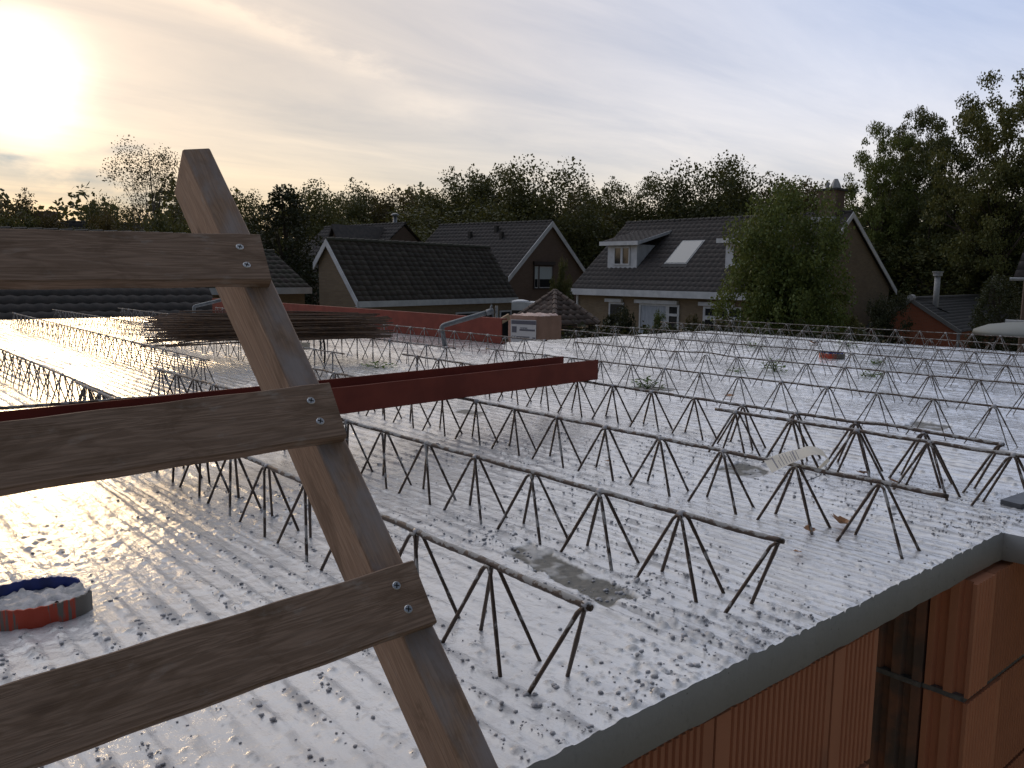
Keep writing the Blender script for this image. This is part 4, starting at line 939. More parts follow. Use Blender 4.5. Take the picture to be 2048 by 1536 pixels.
# gabled brown house
h2 = House('gabled_house', 31.784, 44.452, -1.359, 8.734, 4.136, 3.937, 3.6, .383, .598, 'brown brick house whose gable with one wide window faces the building site')
h2.walls(MT['brick_brown'], .30, .14); h2.roof(MT['tile'], .30, .36); h2.barge(MT['white'], (1,), .26)
def gable_window(h, yc0, yc1, z0, z1):
    x = h.L - .14; f = MB(); fw = .08
    for a, b in (((yc0, z0), (yc1, z0 + fw)), ((yc0, z1 - fw), (yc1, z1)), ((yc0, z0 + fw), (yc0 + fw, z1 - fw)), ((yc1 - fw, z0 + fw), (yc1, z1 - fw))): f.box((x - .02, a[0], a[1]), (x + .05, b[0], b[1]))
    ym = yc0 + (yc1 - yc0) * .26; f.box((x - .02, ym - .05, z0 + fw), (x + .048, ym + .05, z1 - fw)); fr = f.build('window', MT['darkframe'], h.root)
    for (a, b) in ((yc0 + fw, ym - .05), (ym + .05, yc1 - fw)):
        zm = z0 + (z1 - z0) * .42
        MB().box((x + .001, a, z0 + fw), (x + .008, b, z1 - fw)).build('pane', MT['glass'], fr)
        MB().box((x + .010, a + .05, zm), (x + .016, b - .05, z1 - fw - .04)).build('blind', MT['blind'], fr)
        mm = MB()
        for p, q in (((a, z0 + fw), (b, z0 + fw + .04)), ((a, z1 - fw - .04), (b, z1 - fw)), ((a, z0 + fw + .04), (a + .04, z1 - fw - .04)), ((b - .04, z0 + fw + .04), (b, z1 - fw - .04))): mm.box((x + .012, p[0], p[1]), (x + .03, q[0], q[1]))
        mm.build('sash', MT['white'], fr)
    MB().box((x - .02, yc0 - .05, z1 + .002), (x + .12, yc1 + .12, z1 + .20)).build('shutter_box', MT['darkframe'], h.root)
gable_window(h2, -1.62, .30, 2.72 - .1, 4.10 - .1)
for t, s_ in ((3.4, .55), (5.1, .35), (5.9, .6)):
    zz = h2.zr - (h2.zr - h2.zef) * s_ * .5 ; MB().box((t, -h2.wf * s_ * .5 - .12, zz - .1), (t + .18, -h2.wf * s_ * .5 + .12, zz + .38)).build('roof_vent', MT['timber_dark'], h2.root)

# big house with dormer and roof window
h3 = House('detached_house', 35.068, 31.537, -1.53, 12.75, 4.422, 4.99, 3.4, -.142, -.015, 'pale brick house with dark pantile roof, white dormer and roof window')
h3.walls(MT['brick_yellow'], .45, .15)
up3 = Vector((0, h3.wf, h3.zr - h3.zef)); W3 = up3.length; upn3 = up3.normalized(); ax3 = Vector((1, 0, 0)); n3 = ax3.cross(upn3)
h3.roof(MT['tile'], .30, .36, back=False)
# the back slope kicks out at its foot
kz, ky = .95, 3.2
bk = MB(); bk.add([(0, 0, h3.zr + .01), (h3.L, 0, h3.zr + .01), (h3.L, 3.55, h3.zeb + 1.0), (0, 3.55, h3.zeb + 1.0), (h3.L, 4.99, h3.zeb), (0, 4.99, h3.zeb)], [(0, 1, 2, 3), (3, 2, 4, 5)]); bk.build('back_roof', MT['tile'], h3.root, fix=False)
x = h3.L
for pts in ([(0, h3.zr + .03), (-h3.wf, h3.zef + .03)], [(0, h3.zr + .03), (3.55, h3.zeb + 1.03)], [(3.55, h3.zeb + 1.03), (5.02, h3.zeb + .03)]):
    (ya, za), (yb, zb) = pts; m = MB(); m.hexa([(x, ya, za - .24), (x + .04, ya, za - .24), (x + .04, yb, zb - .24), (x, yb, zb - .24), (x, ya, za), (x + .04, ya, za), (x + .04, yb, zb), (x, yb, zb)]); m.build('bargeboard', MT['white'], h3.root)
h3.fascia(MT['white'], .30)
def roofpt(x, t): return Vector((x, -h3.wf, h3.zef)) + upn3 * t
def dormer(x0, x1, label_t):
    tb, tt_ = .30 * W3, .62 * W3; zb = roofpt(0, tb).z; yb = roofpt(0, tb).y; ztop = zb + 1.30; yt = -h3.wf + (ztop - .12 - h3.zef) / (h3.zr - h3.zef) * h3.wf
    d = MB(); d.prism([(x0, yb, zb), (x0, yb, ztop - .12), (x0, yt, ztop - .12)], (0, 0, 0), (x1 - x0, 0, 0)); dm = d.build('dormer', MT['white'], h3.root)
    # pitched dormer roof, running back into the main slope
    ry = -h3.wf + (ztop + .62 - h3.zef) / (h3.zr - h3.zef) * h3.wf
    v_, f_ = pantile_face((x0 - .28, yb - .30, ztop + .02), (1, 0, 0), (0, ry - yb + .30, .62), x1 - x0 + .56, math.hypot(ry - yb + .30, .62), .30, .36, Vector((1, 0, 0)).cross(Vector((0, ry - yb + .3, .62)))); tag(np_mesh('dormer_tiles', v_, f_, MT['tile'], dm), kind='stuff')
    MB().box((x0 - .30, yb - .34, ztop - .16), (x1 + .30, yb - .26, ztop + .04)).build('fascia', MT['white'], dm)
    for xx in (x0 - .30, x1 + .27):
        m = MB(); m.hexa([(xx, yb - .26, ztop - .14), (xx + .03, yb - .26, ztop - .14), (xx + .03, ry, ztop + .52), (xx, ry, ztop + .52), (xx, yb - .26, ztop + .03), (xx + .03, yb - .26, ztop + .03), (xx + .03, ry, ztop + .66), (xx, ry, ztop + .66)]); m.build('bargeboard', MT['white'], dm)
    xm = (x0 + x1) / 2
    f = MB(); w0, w1, z0, z1 = x0 + (x1 - x0) * .22, x0 + (x1 - x0) * .78, zb + .16, ztop - .22
    for a, b in (((w0, z0), (w1, z0 + .07)), ((w0, z1 - .07), (w1, z1)), ((w0, z0 + .07), (w0 + .08, z1 - .07)), ((w1 - .08, z0 + .07), (w1, z1 - .07)), ((xm - .07, z0 + .07), (xm + .07, z1 - .07))): f.box((a[0], yb - .05, a[1]), (b[0], yb - .003, b[1]))
    fr = f.build('window', MT['white'], dm)
    for a, b in ((w0 + .07, xm - .06), (xm + .06, w1 - .07)): pass
    MB().box((w0 + .075, yb - .02, z0 + .06), (xm - .065, yb - .008, z1 - .06)).build('window', MT['glass'], dm); MB().box((xm + .065, yb - .02, z0 + .06), (w1 - .075, yb - .008, z1 - .06)).build('window', MT['glass'], dm)
def h3x(px, py, t):     # local x on the front slope at height share t for a photo column
    best = None
    for k in range(1300):
        x_ = k / 100; p = Vector((35.068, 31.537, ZG)) + Matrix.Rotation(-1.53, 3, 'Z') @ roofpt(x_, t); q = np.array(p) - np.array([0, 0, CAMH]); X_ = 1024 + F_PX * (q @ RT) / (q @ FWD)
        if best is None or abs(X_ - px) < best[0]: best = (abs(X_ - px), x_)
    return best[1]
dormer(h3x(1215, 540, .30 * W3), h3x(1273, 540, .30 * W3), '')
dormer(h3x(1450, 540, .30 * W3), h3x(1515, 540, .30 * W3), '')
sx0, sx1 = h3x(1335, 535, .38 * W3), h3x(1375, 535, .38 * W3); t0, t1 = .36 * W3, .66 * W3
m = MB(); a, b = roofpt(sx0, t0), roofpt(sx1, t1)
def slab_on_roof(x0, x1, ta, tb_, lo, hi): return [roofpt(x0, ta) + n3 * lo, roofpt(x1, ta) + n3 * lo, roofpt(x1, tb_) + n3 * lo, roofpt(x0, tb_) + n3 * lo, roofpt(x0, ta) + n3 * hi, roofpt(x1, ta) + n3 * hi, roofpt(x1, tb_) + n3 * hi, roofpt(x0, tb_) + n3 * hi]
rw = MB().hexa(slab_on_roof(sx0 - .07, sx1 + .07, t0 - .07, t1 + .10, .0, .07)).build('roof_window', MT['leadgrey'], h3.root); MB().hexa(slab_on_roof(sx0, sx1, t0, t1, .075, .085)).build('pane', MT['skyglass'], rw)
MB().hexa(slab_on_roof(sx0 - .15, sx1 + .15, t0 - .28, t0 - .08, .03, .05)).build('flashing', MT['bitumen'], h3.root)
# ground-floor openings with roller shutter boxes
zt = h3.zef - .62
def h3w(px): 
    best = None
    for k in range(1300):
        x_ = k / 100; p = Vector((35.068, 31.537, ZG)) + Matrix.Rotation(-1.53, 3, 'Z') @ Vector((x_, h3.fy, zt)); q = np.array(p) - np.array([0, 0, CAMH]); X_ = 1024 + F_PX * (q @ RT) / (q @ FWD)
        if best is None or abs(X_ - px) < best[0]: best = (abs(X_ - px), x_)
    return best[1]
for pa, pb in ((1213, 1246), (1272, 1357), (1400, 1470)): MB().box((h3w(pa), h3.fy - .16, zt), (h3w(pb), h3.fy - .002, zt + .17)).build('shutter_box', MT['white'], h3.root)
h3.window(h3w(1219), h3w(1249), .8, zt - .01, MT['white'], MT['glass'], y=h3.fy - .01, fw=.09)
fr = h3.window(h3w(1280), h3w(1336), .5, zt - .01, MT['white'], MT['curtain'], y=h3.fy - .01, fw=.09); dr = h3.window(h3w(1336) + .01, h3w(1360), .05, zt - .01, MT['white'], MT['glass'], y=h3.fy - .012, fw=.10)
MB().box((h3w(1336) + .1, h3.fy - .07, zt - .55), (h3w(1360) - .09, h3.fy - .02, zt - .43)).build('transom', MT['white'], h3.root)
h3.window(h3w(1408), h3w(1484), .05, zt - .01, MT['white'], MT['glass'], cols=3, y=h3.fy - .01, fw=.11); MB().box((h3w(1408) + .1, h3.fy - .07, zt - .62), (h3w(1484) - .1, h3.fy - .02, zt - .44)).build('transom', MT['white'], h3.root)
MB().box((.16, h3.fy - .10, 1.2), (.24, h3.fy - .003, h3.zf - .05)).build('downpipe', MT['white'], h3.root)
cx_ = h3.L - 1.05
ch = MB(); ch.box((cx_ - .42, -.42, h3.zr - .75), (cx_ + .42, .42, h3.zr + .98)); ch = ch.build('chimney', MT['brick_brown'], h3.root); MB().box((cx_ - .52, -.52, h3.zr + .98), (cx_ + .52, .52, h3.zr + 1.07)).build('cap', MT['bitumen'], ch)
MB().tube([(cx_ - .2, 0, h3.zr + 1.07), (cx_ - .2, 0, h3.zr + 1.38)], .09, 8).build('pot', MT['cement_pipe'], ch); MB().tube([(cx_ + .18, 0, h3.zr + 1.07), (cx_ + .18, 0, h3.zr + 1.25), (cx_ + .18, 0, h3.zr + 1.50)], [.26, .2, .08], 6).build('cowl', MT['leadgrey'], ch)
MB().box((cx_ - .62, -.75, h3.zr - .42), (cx_ + .55, -.46, h3.zr - .18)).build('flashing', MT['leadgrey'], h3.root)

# low garage at the left of the white-edged gable, and the house roof behind it
g0 = House('low_garage', 9.6, 30.45, .19, 4.95, 2.30, 2.6, 1.32, -.03, -.1, 'low yellow brick garage with dark roof and white fascia behind the ladder', 'garage')
g0.walls(MT['brick_yellow'], .3, .1); g0.roof(MT['tile_moss'], .30, .34); g0.fascia(MT['white'], .22)
hb = House('gabled_house', 28.3, 53.2, -1.45, 8.56, 4.3, 4.3, 3.62, .2, .2, 'far house with dark cross gable and shiny flue behind the garage roof')
hb.walls(MT['brick_brown'], .3, .15); hb.roof(MT['tile'], .30, .36)
gy = -4.2; cg = MB(); xg = 7.0; cg.prism([(xg - 1.45, gy, 3.6), (xg + 1.45, gy, 3.6), (xg, gy, 6.0)], (0, 0, 0), (0, 3.6, 0)); cgo = cg.build('cross_gable', MT['brick_brown'], hb.root)
for s_ in (-1, 1): m = MB(); m.hexa([(xg + s_ * 1.75, gy - .2, 3.35), (xg + s_ * 1.75, gy + 3.7, 3.35), (xg, gy + 3.7, 6.12), (xg, gy - .2, 6.12), (xg + s_ * 1.75, gy - .2, 3.55), (xg + s_ * 1.75, gy + 3.7, 3.55), (xg, gy + 3.7, 6.32), (xg, gy - .2, 6.32)]); m.build('cross_roof', MT['tile'], cgo)
fp = at_d(790, 452, 54.5)
fl = empty('flue_pipe', fp, 0, 'shiny metal flue with flat cap rising behind the far roof ridge', 'flue'); MB().tube([(0, 0, -1.2), (0, 0, .62)], .13, 12).build('pipe', MT['galv'], fl, shade=True); MB().tube([(0, 0, .66), (0, 0, .74), (0, 0, .80)], [.26, .24, .08], 12).build('cap', MT['galv'], fl)

# dark roof at the far left
p1 = at_d(-330, 462, 26); p2_ = at_d(142, 465, 26)
dv = p2_ - p1; ang = math.atan2(dv[1], dv[0]); LL = math.hypot(dv[0], dv[1]); zr_l = p2_[2]
hl = House('low_house', p1[0], p1[1], ang, LL + 3.0, 4.2, 4., zr_l, -1.0, -1.0, 'long dark tiled roof at the far left beneath the low sun'); hl.walls(MT['brick_brown'], .4, .1); hl.roof(MT['tile'], .30, .34)
# chimneyed house silhouette far left
hc = House('brick_house', *at_d(122, 470, 78)[:2], -.35, 9, 4, 4, at_d(122, 443, 78)[2], .5, .5, 'small far house with a stout chimney on the left skyline'); hc.walls(MT['brick_brown'], .3, .1); hc.roof(MT['tile'], .5, .6)
p = at_d(112, 445, 77); MB().box((-.75 - 1.0, -.5, hc.zr - .6), (.75 - 1.0, .5, hc.zr + .75)).build('chimney', MT['brick_brown'], hc.root)

# tiled garden pavilion
pv = at_d(1110, 584, 24); pav = empty('pavilion', (pv[0], pv[1], ZG), math.atan2(-pv[1], -pv[0]), 'hexagonal garden pavilion with brown tiled roof behind the wrapped pack', 'pavilion')
za, ze, Rr = pv[2] - ZG, pv[2] - ZG - .86, 1.42
for k in range(6):
    a0, a1 = R(60 * k), R(60 * k + 60); A = Vector((Rr * math.cos(a0), Rr * math.sin(a0), ze)); B = Vector((Rr * math.cos(a1), Rr * math.sin(a1), ze)); T = Vector((0, 0, za))
    MB().add([A - Vector((0, 0, .02)), B - Vector((0, 0, .02)), T - Vector((0, 0, .02))], [(0, 1, 2)]).build('roof_panel', MT['timber_dark'], pav, fix=False)
    rows = 7; mid = (A + B) / 2; upv = (T - mid); nrm = (B - A).cross(upv).normalized()
    axv = (B - A).normalized(); upn_ = upv.normalized(); qq = Matrix(((axv.x, upn_.x, nrm.x), (axv.y, upn_.y, nrm.y), (axv.z, upn_.z, nrm.z))).to_euler()
    if k in (0, 5, 1, 4):
        wv, hv_ = .235, upv.length / rows; v_, f_ = pantile_face((-wv / 2, 0, 0), (1, 0, 0), (0, 1, 0), wv, hv_ * 1.06, wv, hv_ * 1.06, (0, 0, 1), .026, .024); me = np_mesh('tile', v_, f_, MT['tile_brown'], 'mesh')
        for j in range(rows):
            half = (B - A).length / 2 * (1 - j / rows) - .05; n_t = max(1, int(2 * half / wv + .35))
            for i in range(n_t):
                xx = (i - (n_t - 1) / 2) * min(wv, 2 * half / n_t * 1.02); p = mid + upn_ * (j * hv_) + axv * xx + nrm * random.uniform(.0, .01); inst('tile', me, pav, p, (qq.x, qq.y, qq.z + random.uniform(-.02, .02)))
    hd_ = (T - A); n_h = 7
    for j in range(n_h):
        p0 = A + hd_ * (j / n_h) + Vector((0, 0, .02)); p1_ = A + hd_ * ((j + 1.12) / n_h) + Vector((0, 0, .02)); o = MB().tube([p0, p1_], [.085, .062], 8).build('hip_tile', MT['tile_brown'], pav)
    MB().box((-.07, -.07, 0), (.07, .07, ze - .05)).build('post', MT['timber_dark'], pav).location = (A.x * .86, A.y * .86, 0)
    if k in (0, 1, 4, 5): MB().hexa([A * .84 * 1 + Vector((0, 0, -ze * .84)), B * .84 + Vector((0, 0, -ze * .84)), B * .81 + Vector((0, 0, -ze * .81)), A * .81 + Vector((0, 0, -ze * .81)), Vector((A.x * .84, A.y * .84, ze - .1)), Vector((B.x * .84, B.y * .84, ze - .1)), Vector((B.x * .81, B.y * .81, ze - .1)), Vector((A.x * .81, A.y * .81, ze - .1))]).build('wall_panel', MT['timber_dark'], pav)
MB().tube([(0, 0, za - .02), (0, 0, za + .05), (0, 0, za + .09)], [.13, .1, .03], 8).build('finial', MT['tile_brown'], pav)

# red brick shed with hipped dark roof
sh = House('brick_shed', 38.216, 17.208, .131, 11.937, 2.175, 1.965, -.35, -1.723, -1.775, 'orange brick shed with dark hipped roof and pale flue', 'shed')
L_ = 11.9; m = MB(); rx = 6.6
sh_zr, sh_ze = sh.zr, sh.zef
p1, p2_ = on_z(1821, 598, -.35), on_z(1960, 592, -.35)
m = MB(); e_y = -sh.wf; b_y = sh.wb; e1 = 11.94
wl = MB(); wl.prism([(.12, e_y + .22, 0), (.12, b_y - .22, 0), (.12, b_y - .22, sh.zeb - .02), (.12, 0, sh_zr - .16), (.12, e_y + .22, sh_ze - .02)], (0, 0, 0), (.2, 0, 0)); wl.box((.33, e_y + .25, 0), (e1 - .1, b_y - .25, sh_ze - .06)); wl.build('wall', MT['brick_red'], sh.root)
up = Vector((0, -e_y, sh_zr - sh_ze)); v_, f_ = pantile_face((0, e_y, sh_ze), (1, 0, 0), up, e1, up.length, .5, .22, Vector((1, 0, 0)).cross(up), .006, .012, 'flat')
keepf = [f for f in f_ if (v_[list(f)].mean(0)[0] < e1 + .05)]
tag(np_mesh('roof_shingles', v_, np.array(keepf), MT['bitumen'], sh.root), kind='stuff')
MB().add([(0, 0, sh_zr), (e1, 0, sh_zr), (e1, b_y, sh.zeb), (0, b_y, sh.zeb)], [(0, 1, 2, 3)]).build('back_roof', MT['bitumen'], sh.root, fix=False)
for side, yy in ((1, e_y), (-1, b_y)):
    zz = sh_ze if side == 1 else sh.zeb; m = MB(); m.hexa([(-.04, 0, sh_zr - .14), (.06, 0, sh_zr - .14), (.06, yy, zz - .14), (-.04, yy, zz - .14), (-.04, 0, sh_zr + .05), (.06, 0, sh_zr + .05), (.06, yy, zz + .05), (-.04, yy, zz + .05)]); m.build('verge', MT['mortar'], sh.root)
MB().tube([(-.1, 0, sh_zr + .06), (.3, 0, sh_zr + .06)], .14, 8).build('ridge_end', MT['cement_pipe'], sh.root)
MB().tube([(.3, 0, sh_zr + .02), (e1, 0, sh_zr + .02)], .09, 8).build('ridge_cap', MT['bitumen'], sh.root)
MB().box((e1 - .08, e_y - .02, sh_ze), (e1 + .02, .02, sh_ze + .02)).build('verge_end', MT['leadgrey'], sh.root)
MB().tube([(.06, e_y + .12, 0), (.06, e_y + .12, sh_ze - .05)], .07, 8).build('downpipe', MT['leadgrey'], sh.root)
pf = at_d(1871, 611, 43.6); pt_ = at_d(1874.5, 545, 43.6)
fl = empty('flue_pipe', pf, 0, 'pale cement flue standing on the roof of the orange brick shed', 'flue'); hf = pt_[2] - pf[2]
MB().tube([(0, 0, -.5), (0, 0, hf - .16)], .125, 12).build('pipe', MT['cement_pipe'], fl, shade=True); MB().tube([(0, 0, hf - .16), (0, 0, hf)], .20, 12).build('cap', MT['cement_pipe'], fl); MB().tube([(0, 0, hf + .001), (0, 0, hf + .05)], .24, 12).build('lid', MT['cement_pipe'], fl)
MB().add([(-.3, -.35, -.12), (.5, -.5, -.36), (.7, -.1, -.34), (.1, .2, .0)], [(0, 1, 2, 3)]).build('flashing', MT['leadgrey'], fl, fix=False)

# house corner at the right edge
pe = at_d(2026, 557, 34); he = empty('eaves_house', (pe[0], pe[1], ZG), math.atan2(pe[1], pe[0]) - 1.57, 'dark roofed house cut off by the right edge', 'house'); ez = pe[2] - ZG
v_, f_ = pantile_face((0, 0, ez), (1, 0, 0), (.9, 2.2, 3.6), 7, 3.2, .3, .35, Vector((1, 0, 0)).cross(Vector((.9, 2.2, 3.6)))); tag(np_mesh('roof_tiles', v_, f_, MT['tile'], he), kind='stuff')
MB().tube([(-.1, -.06, ez - .02), (7, -.06, ez - .02)], .06, 8).build('gutter', MT['leadgrey'], he); MB().box((.35, .3, 0), (7, 3.2, ez - .03)).build('wall', MT['brick_brown'], he)
MB().box((-.12, -.5, 1.9), (6, -.1, 2.08)).build('canopy_board', MT['white'], he)
cpv = at_d(2062, 662, 30); cn = empty('garden_canopy', (cpv[0], cpv[1], ZG), 0, 'pale grey domed canopy top low at the right edge', 'canopy'); hcn = cpv[2] - ZG
m = MB(); m.tube([(0, 0, hcn - .12), (0, 0, hcn), (0, 0, hcn + .16), (0, 0, hcn + .24), (0, 0, hcn + .27)], [1.58, 1.55, 1.15, .6, .1], 28); m.build('canopy_top', MT['canopy'], cn, shade=True); MB().tube([(0, 0, 0), (0, 0, hcn - .125)], .05, 8).build('pole', MT['galv'], cn)

# ------------------------------------------------------------------ trees
def leaf_cloud(centers, radii, n, size, flat=1., droop=0., seed=0, bias=None):
    """n leaf quads spread through clumps (centres, radii), returns verts and quads"""
    rg = np.random.default_rng(seed); w = radii ** 2; w = w / w.sum(); ci = rg.choice(len(centers), n, p=w)
    d = rg.normal(size=(n, 3)); d /= np.linalg.norm(d, axis=1)[:, None]; rr = rg.random(n) ** .5
    P = centers[ci] + d * (radii[ci] * rr)[:, None] * np.array([1, 1, flat])
    t = rg.normal(size=(n, 3)); t[:, 2] = t[:, 2] * .7 - droop; t /= np.linalg.norm(t, axis=1)[:, None]
    b = np.cross(t, rg.normal(size=(n, 3))); b /= np.linalg.norm(b, axis=1)[:, None]
    s = size * rg.uniform(.6, 1.35, n)[:, None]
    Vv = np.stack([P, P + t * s * .5 + b * s * .36, P + t * s, P + t * s * .5 - b * s * .36], 1).reshape(-1, 3)
    return Vv, np.arange(4 * n).reshape(n, 4)
def limbs(mb, base, ends, trunk_top, r0, seed, bend=.12, n=6):
    rg = random.Random(seed); tr = [Vector(base)]; H_ = Vector(trunk_top) - Vector(base)
    pts = [Vector(base) + H_ * (k / 6) + Vector((rg.uniform(-1, 1), rg.uniform(-1, 1), 0)) * .012 * (1 if 0 < k else 0) for k in range(7)]
    mb.tube(pts, [r0 * (1 - .78 * k / 6) for k in range(7)], n)
    for e in ends:
        e = Vector(e); f = min(.95, max(.22, (e.z - base[2]) / H_.z * rg.uniform(.45, .78))); k = f * 6; i = int(k); s = pts[i].lerp(pts[min(6, i + 1)], k - i)
        mid = s.lerp(e, .5) + Vector((rg.uniform(-1, 1), rg.uniform(-1, 1), rg.uniform(-.4, 1))) * bend * (e - s).length; r = r0 * (.5 - .36 * f)
        mb.tube([s, s.lerp(mid, .55), mid, mid.lerp(e, .6), e], [r, r * .8, r * .58, r * .36, r * .15], 5, caps=False)
PROTO = {}
def make_tree(kind, seed):
    """unit-height tree meshes (trunk, crown)"""
    rg = np.random.default_rng(seed); C = []; Rd = []; tb = MB()
    if kind in ('oak', 'dome', 'robinia', 'willow', 'bush'):
        par = dict(oak=(.50, .44, .46, .33, 190, .11, 34000, .0185, .85), dome=(.52, .60, .44, .30, 210, .105, 36000, .0175, .75), robinia=(.56, .38, .44, .24, 170, .066, 34000, .0135, .5), willow=(.48, .44, .50, .30, 260, .085, 56000, .0185, 1.), bush=(.48, .5, .48, .36, 70, .12, 12000, .030, .9))[kind]
        zc, rx, rz_, hollow, nc, cr, nl, ls, flat = par
        lob = [(rg.normal(size=3), rg.uniform(.7, 1.15)) for _ in range(7)]
        while len(C) < nc:
            d = rg.normal(size=3); d /= np.linalg.norm(d); k = 1.
            for ld, lw in lob: k *= 1 + (.04 if kind == 'willow' else .10) * (lw - .93) / .2 * max(0, d @ (ld / np.linalg.norm(ld))) ** 4
            r = (1 - .8 * rg.random() ** 1.5) * k
            p = np.array([d[0] * rx * r, d[1] * rx * r, zc + d[2] * rz_ * r])
            if p[2] < (.06 if kind in ('willow', 'bush') else .2): continue
            C.append(p); Rd.append(cr * rg.uniform(.6, 1.35))
        C = np.array(C); Rd = np.array(Rd); tz = np.sort(C[:, 2] + Rd * flat * .8)[-4]; C[:, 2] *= .98 / tz
        limbs(tb, (0, 0, 0), C[::2][:26], (.01, .01, .72 if kind != 'bush' else .5), .024 if kind != 'bush' else .02, seed)
        V1, F1 = leaf_cloud(C, Rd, nl, ls, flat, .25 if kind in ('willow',) else .05, seed)
        # finer stray sprays that roughen the outline
        k = rg.choice(len(C), 60); dirs = (C[k] - np.array([0, 0, zc])); dirs /= np.linalg.norm(dirs, axis=1)[:, None] + 1e-6
        C2 = C[k] + dirs * Rd[k][:, None] * rg.uniform(.25, .85, (60, 1)); V2, F2 = leaf_cloud(C2, np.full(60, .030), 2200, ls * .85, 1., .1, seed + 1); Vv = np.vstack([V1, V2]); F = np.vstack([F1, F2 + len(V1)])
    elif kind == 'birch':
        ends = []
        for k in range(150):
            z = rg.uniform(.12, .97); a = rg.uniform(0, 6.28); r = .26 * (1 - ((z - .42) / .62) ** 2) ** .5 * rg.uniform(.4, 1.05) if abs((z - .42) / .62) < 1 else .03
            C.append((r * math.cos(a), r * math.sin(a), z)); Rd.append(.055 * rg.uniform(.7, 1.3) * (1.35 if z < .55 else .9))
        C = np.array(C); Rd = np.array(Rd); limbs(tb, (0, 0, 0), C[:90], (.01, 0, .96), .0085, seed, .1)
        low = C[:, 2] < .58; V1, F1 = leaf_cloud(C[low], Rd[low] * 1.25, 14000, .012, 1., .2, seed); V2, F2 = leaf_cloud(C[~low], Rd[~low] * 1.25, 5200, .0095, 1., .2, seed + 1); Vv = np.vstack([V1, V2]); F = np.vstack([F1, F2 + len(V1)])
    elif kind in ('fir', 'yew', 'thuja'):
        n = dict(fir=110, yew=90, thuja=120)[kind]
        for k in range(n):
            z = .05 + .93 * (k / n); a = k * 2.399 + rg.uniform(-.3, .3)
            if kind == 'fir': r = .26 * (1 - z) ** .85 * rg.uniform(.7, 1.1) + .008
            elif kind == 'yew': r = .34 * (1 - z ** 2.4) * rg.uniform(.55, 1.08) + .01
            else: r = .24 * (1 - z ** 4) ** .6 * rg.uniform(.75, 1.02)
            C.append((r * math.cos(a), r * math.sin(a), z + (-.02 if kind == 'fir' else 0))); Rd.append(dict(fir=.045, yew=.085, thuja=.07)[kind] * rg.uniform(.7, 1.2) * (1.1 - .55 * z))
            if kind != 'thuja' and r > .06:
                C.append((r * .55 * math.cos(a), r * .55 * math.sin(a), z + .01)); Rd.append(.07 * (1.1 - .6 * z))
        C = np.array(C); Rd = np.array(Rd); limbs(tb, (0, 0, 0), C[::6], (0, 0, .93), .018, seed, .03)
        Vv, F = leaf_cloud(C, Rd, dict(fir=11000, yew=18000, thuja=14000)[kind], dict(fir=.018, yew=.019, thuja=.020)[kind], .7 if kind != 'thuja' else 1.4, .35 if kind == 'fir' else -.5, seed)
    bark = MT['bark_pale'] if kind == 'birch' else MT['bark']
    leafm = dict(oak='leaf_oak', dome='leaf_oak', robinia='leaf_robinia', willow='leaf_willow', bush='leaf_oak', birch='leaf_autumn', fir='leaf_fir', yew='leaf_dark', thuja='leaf_fir')[kind]
    tm = tb.build('trunk', bark, shade=True); tmesh = tm.data; bpy.data.objects.remove(tm)
    cm = np_mesh('crown', Vv, F, MT[leafm], 'mesh')
    return tmesh, cm
for kind, seeds in dict(oak=(11, 12, 13), dome=(21,), robinia=(31, 32), willow=(41,), bush=(51, 52), birch=(61,), fir=(71,), yew=(81,), thuja=(91,)).items(): PROTO[kind] = [make_tree(kind, s) for s in seeds]
PW = dict(oak=.72, dome=1.25, robinia=.84, willow=.92, bush=1.2, birch=.58, fir=.56, yew=.78, thuja=.56)
def tree(kind, px, ytop, wpx, D, label, var=0, group=None, name=None, leaf=None, cat='tree', zbase=ZG):
    top_p = at_d(px, ytop, D); base = Vector((top_p[0], top_p[1], zbase)); h = top_p[2] - zbase; w = wpx / F_PX * D
    root = empty(name or 'tree', base, random.uniform(0, 6.28), label, cat, group); pr = PROTO[kind][var % len(PROTO[kind])]; sxy = w / PW[kind]
    inst('trunk', pr[0], root, scale=(sxy, sxy, h)); c = inst('crown', pr[1], root, scale=(sxy, sxy, h))
    if leaf: c.material_slots[0].link = 'OBJECT'; c.material_slots[0].material = MT[leaf]
    return root
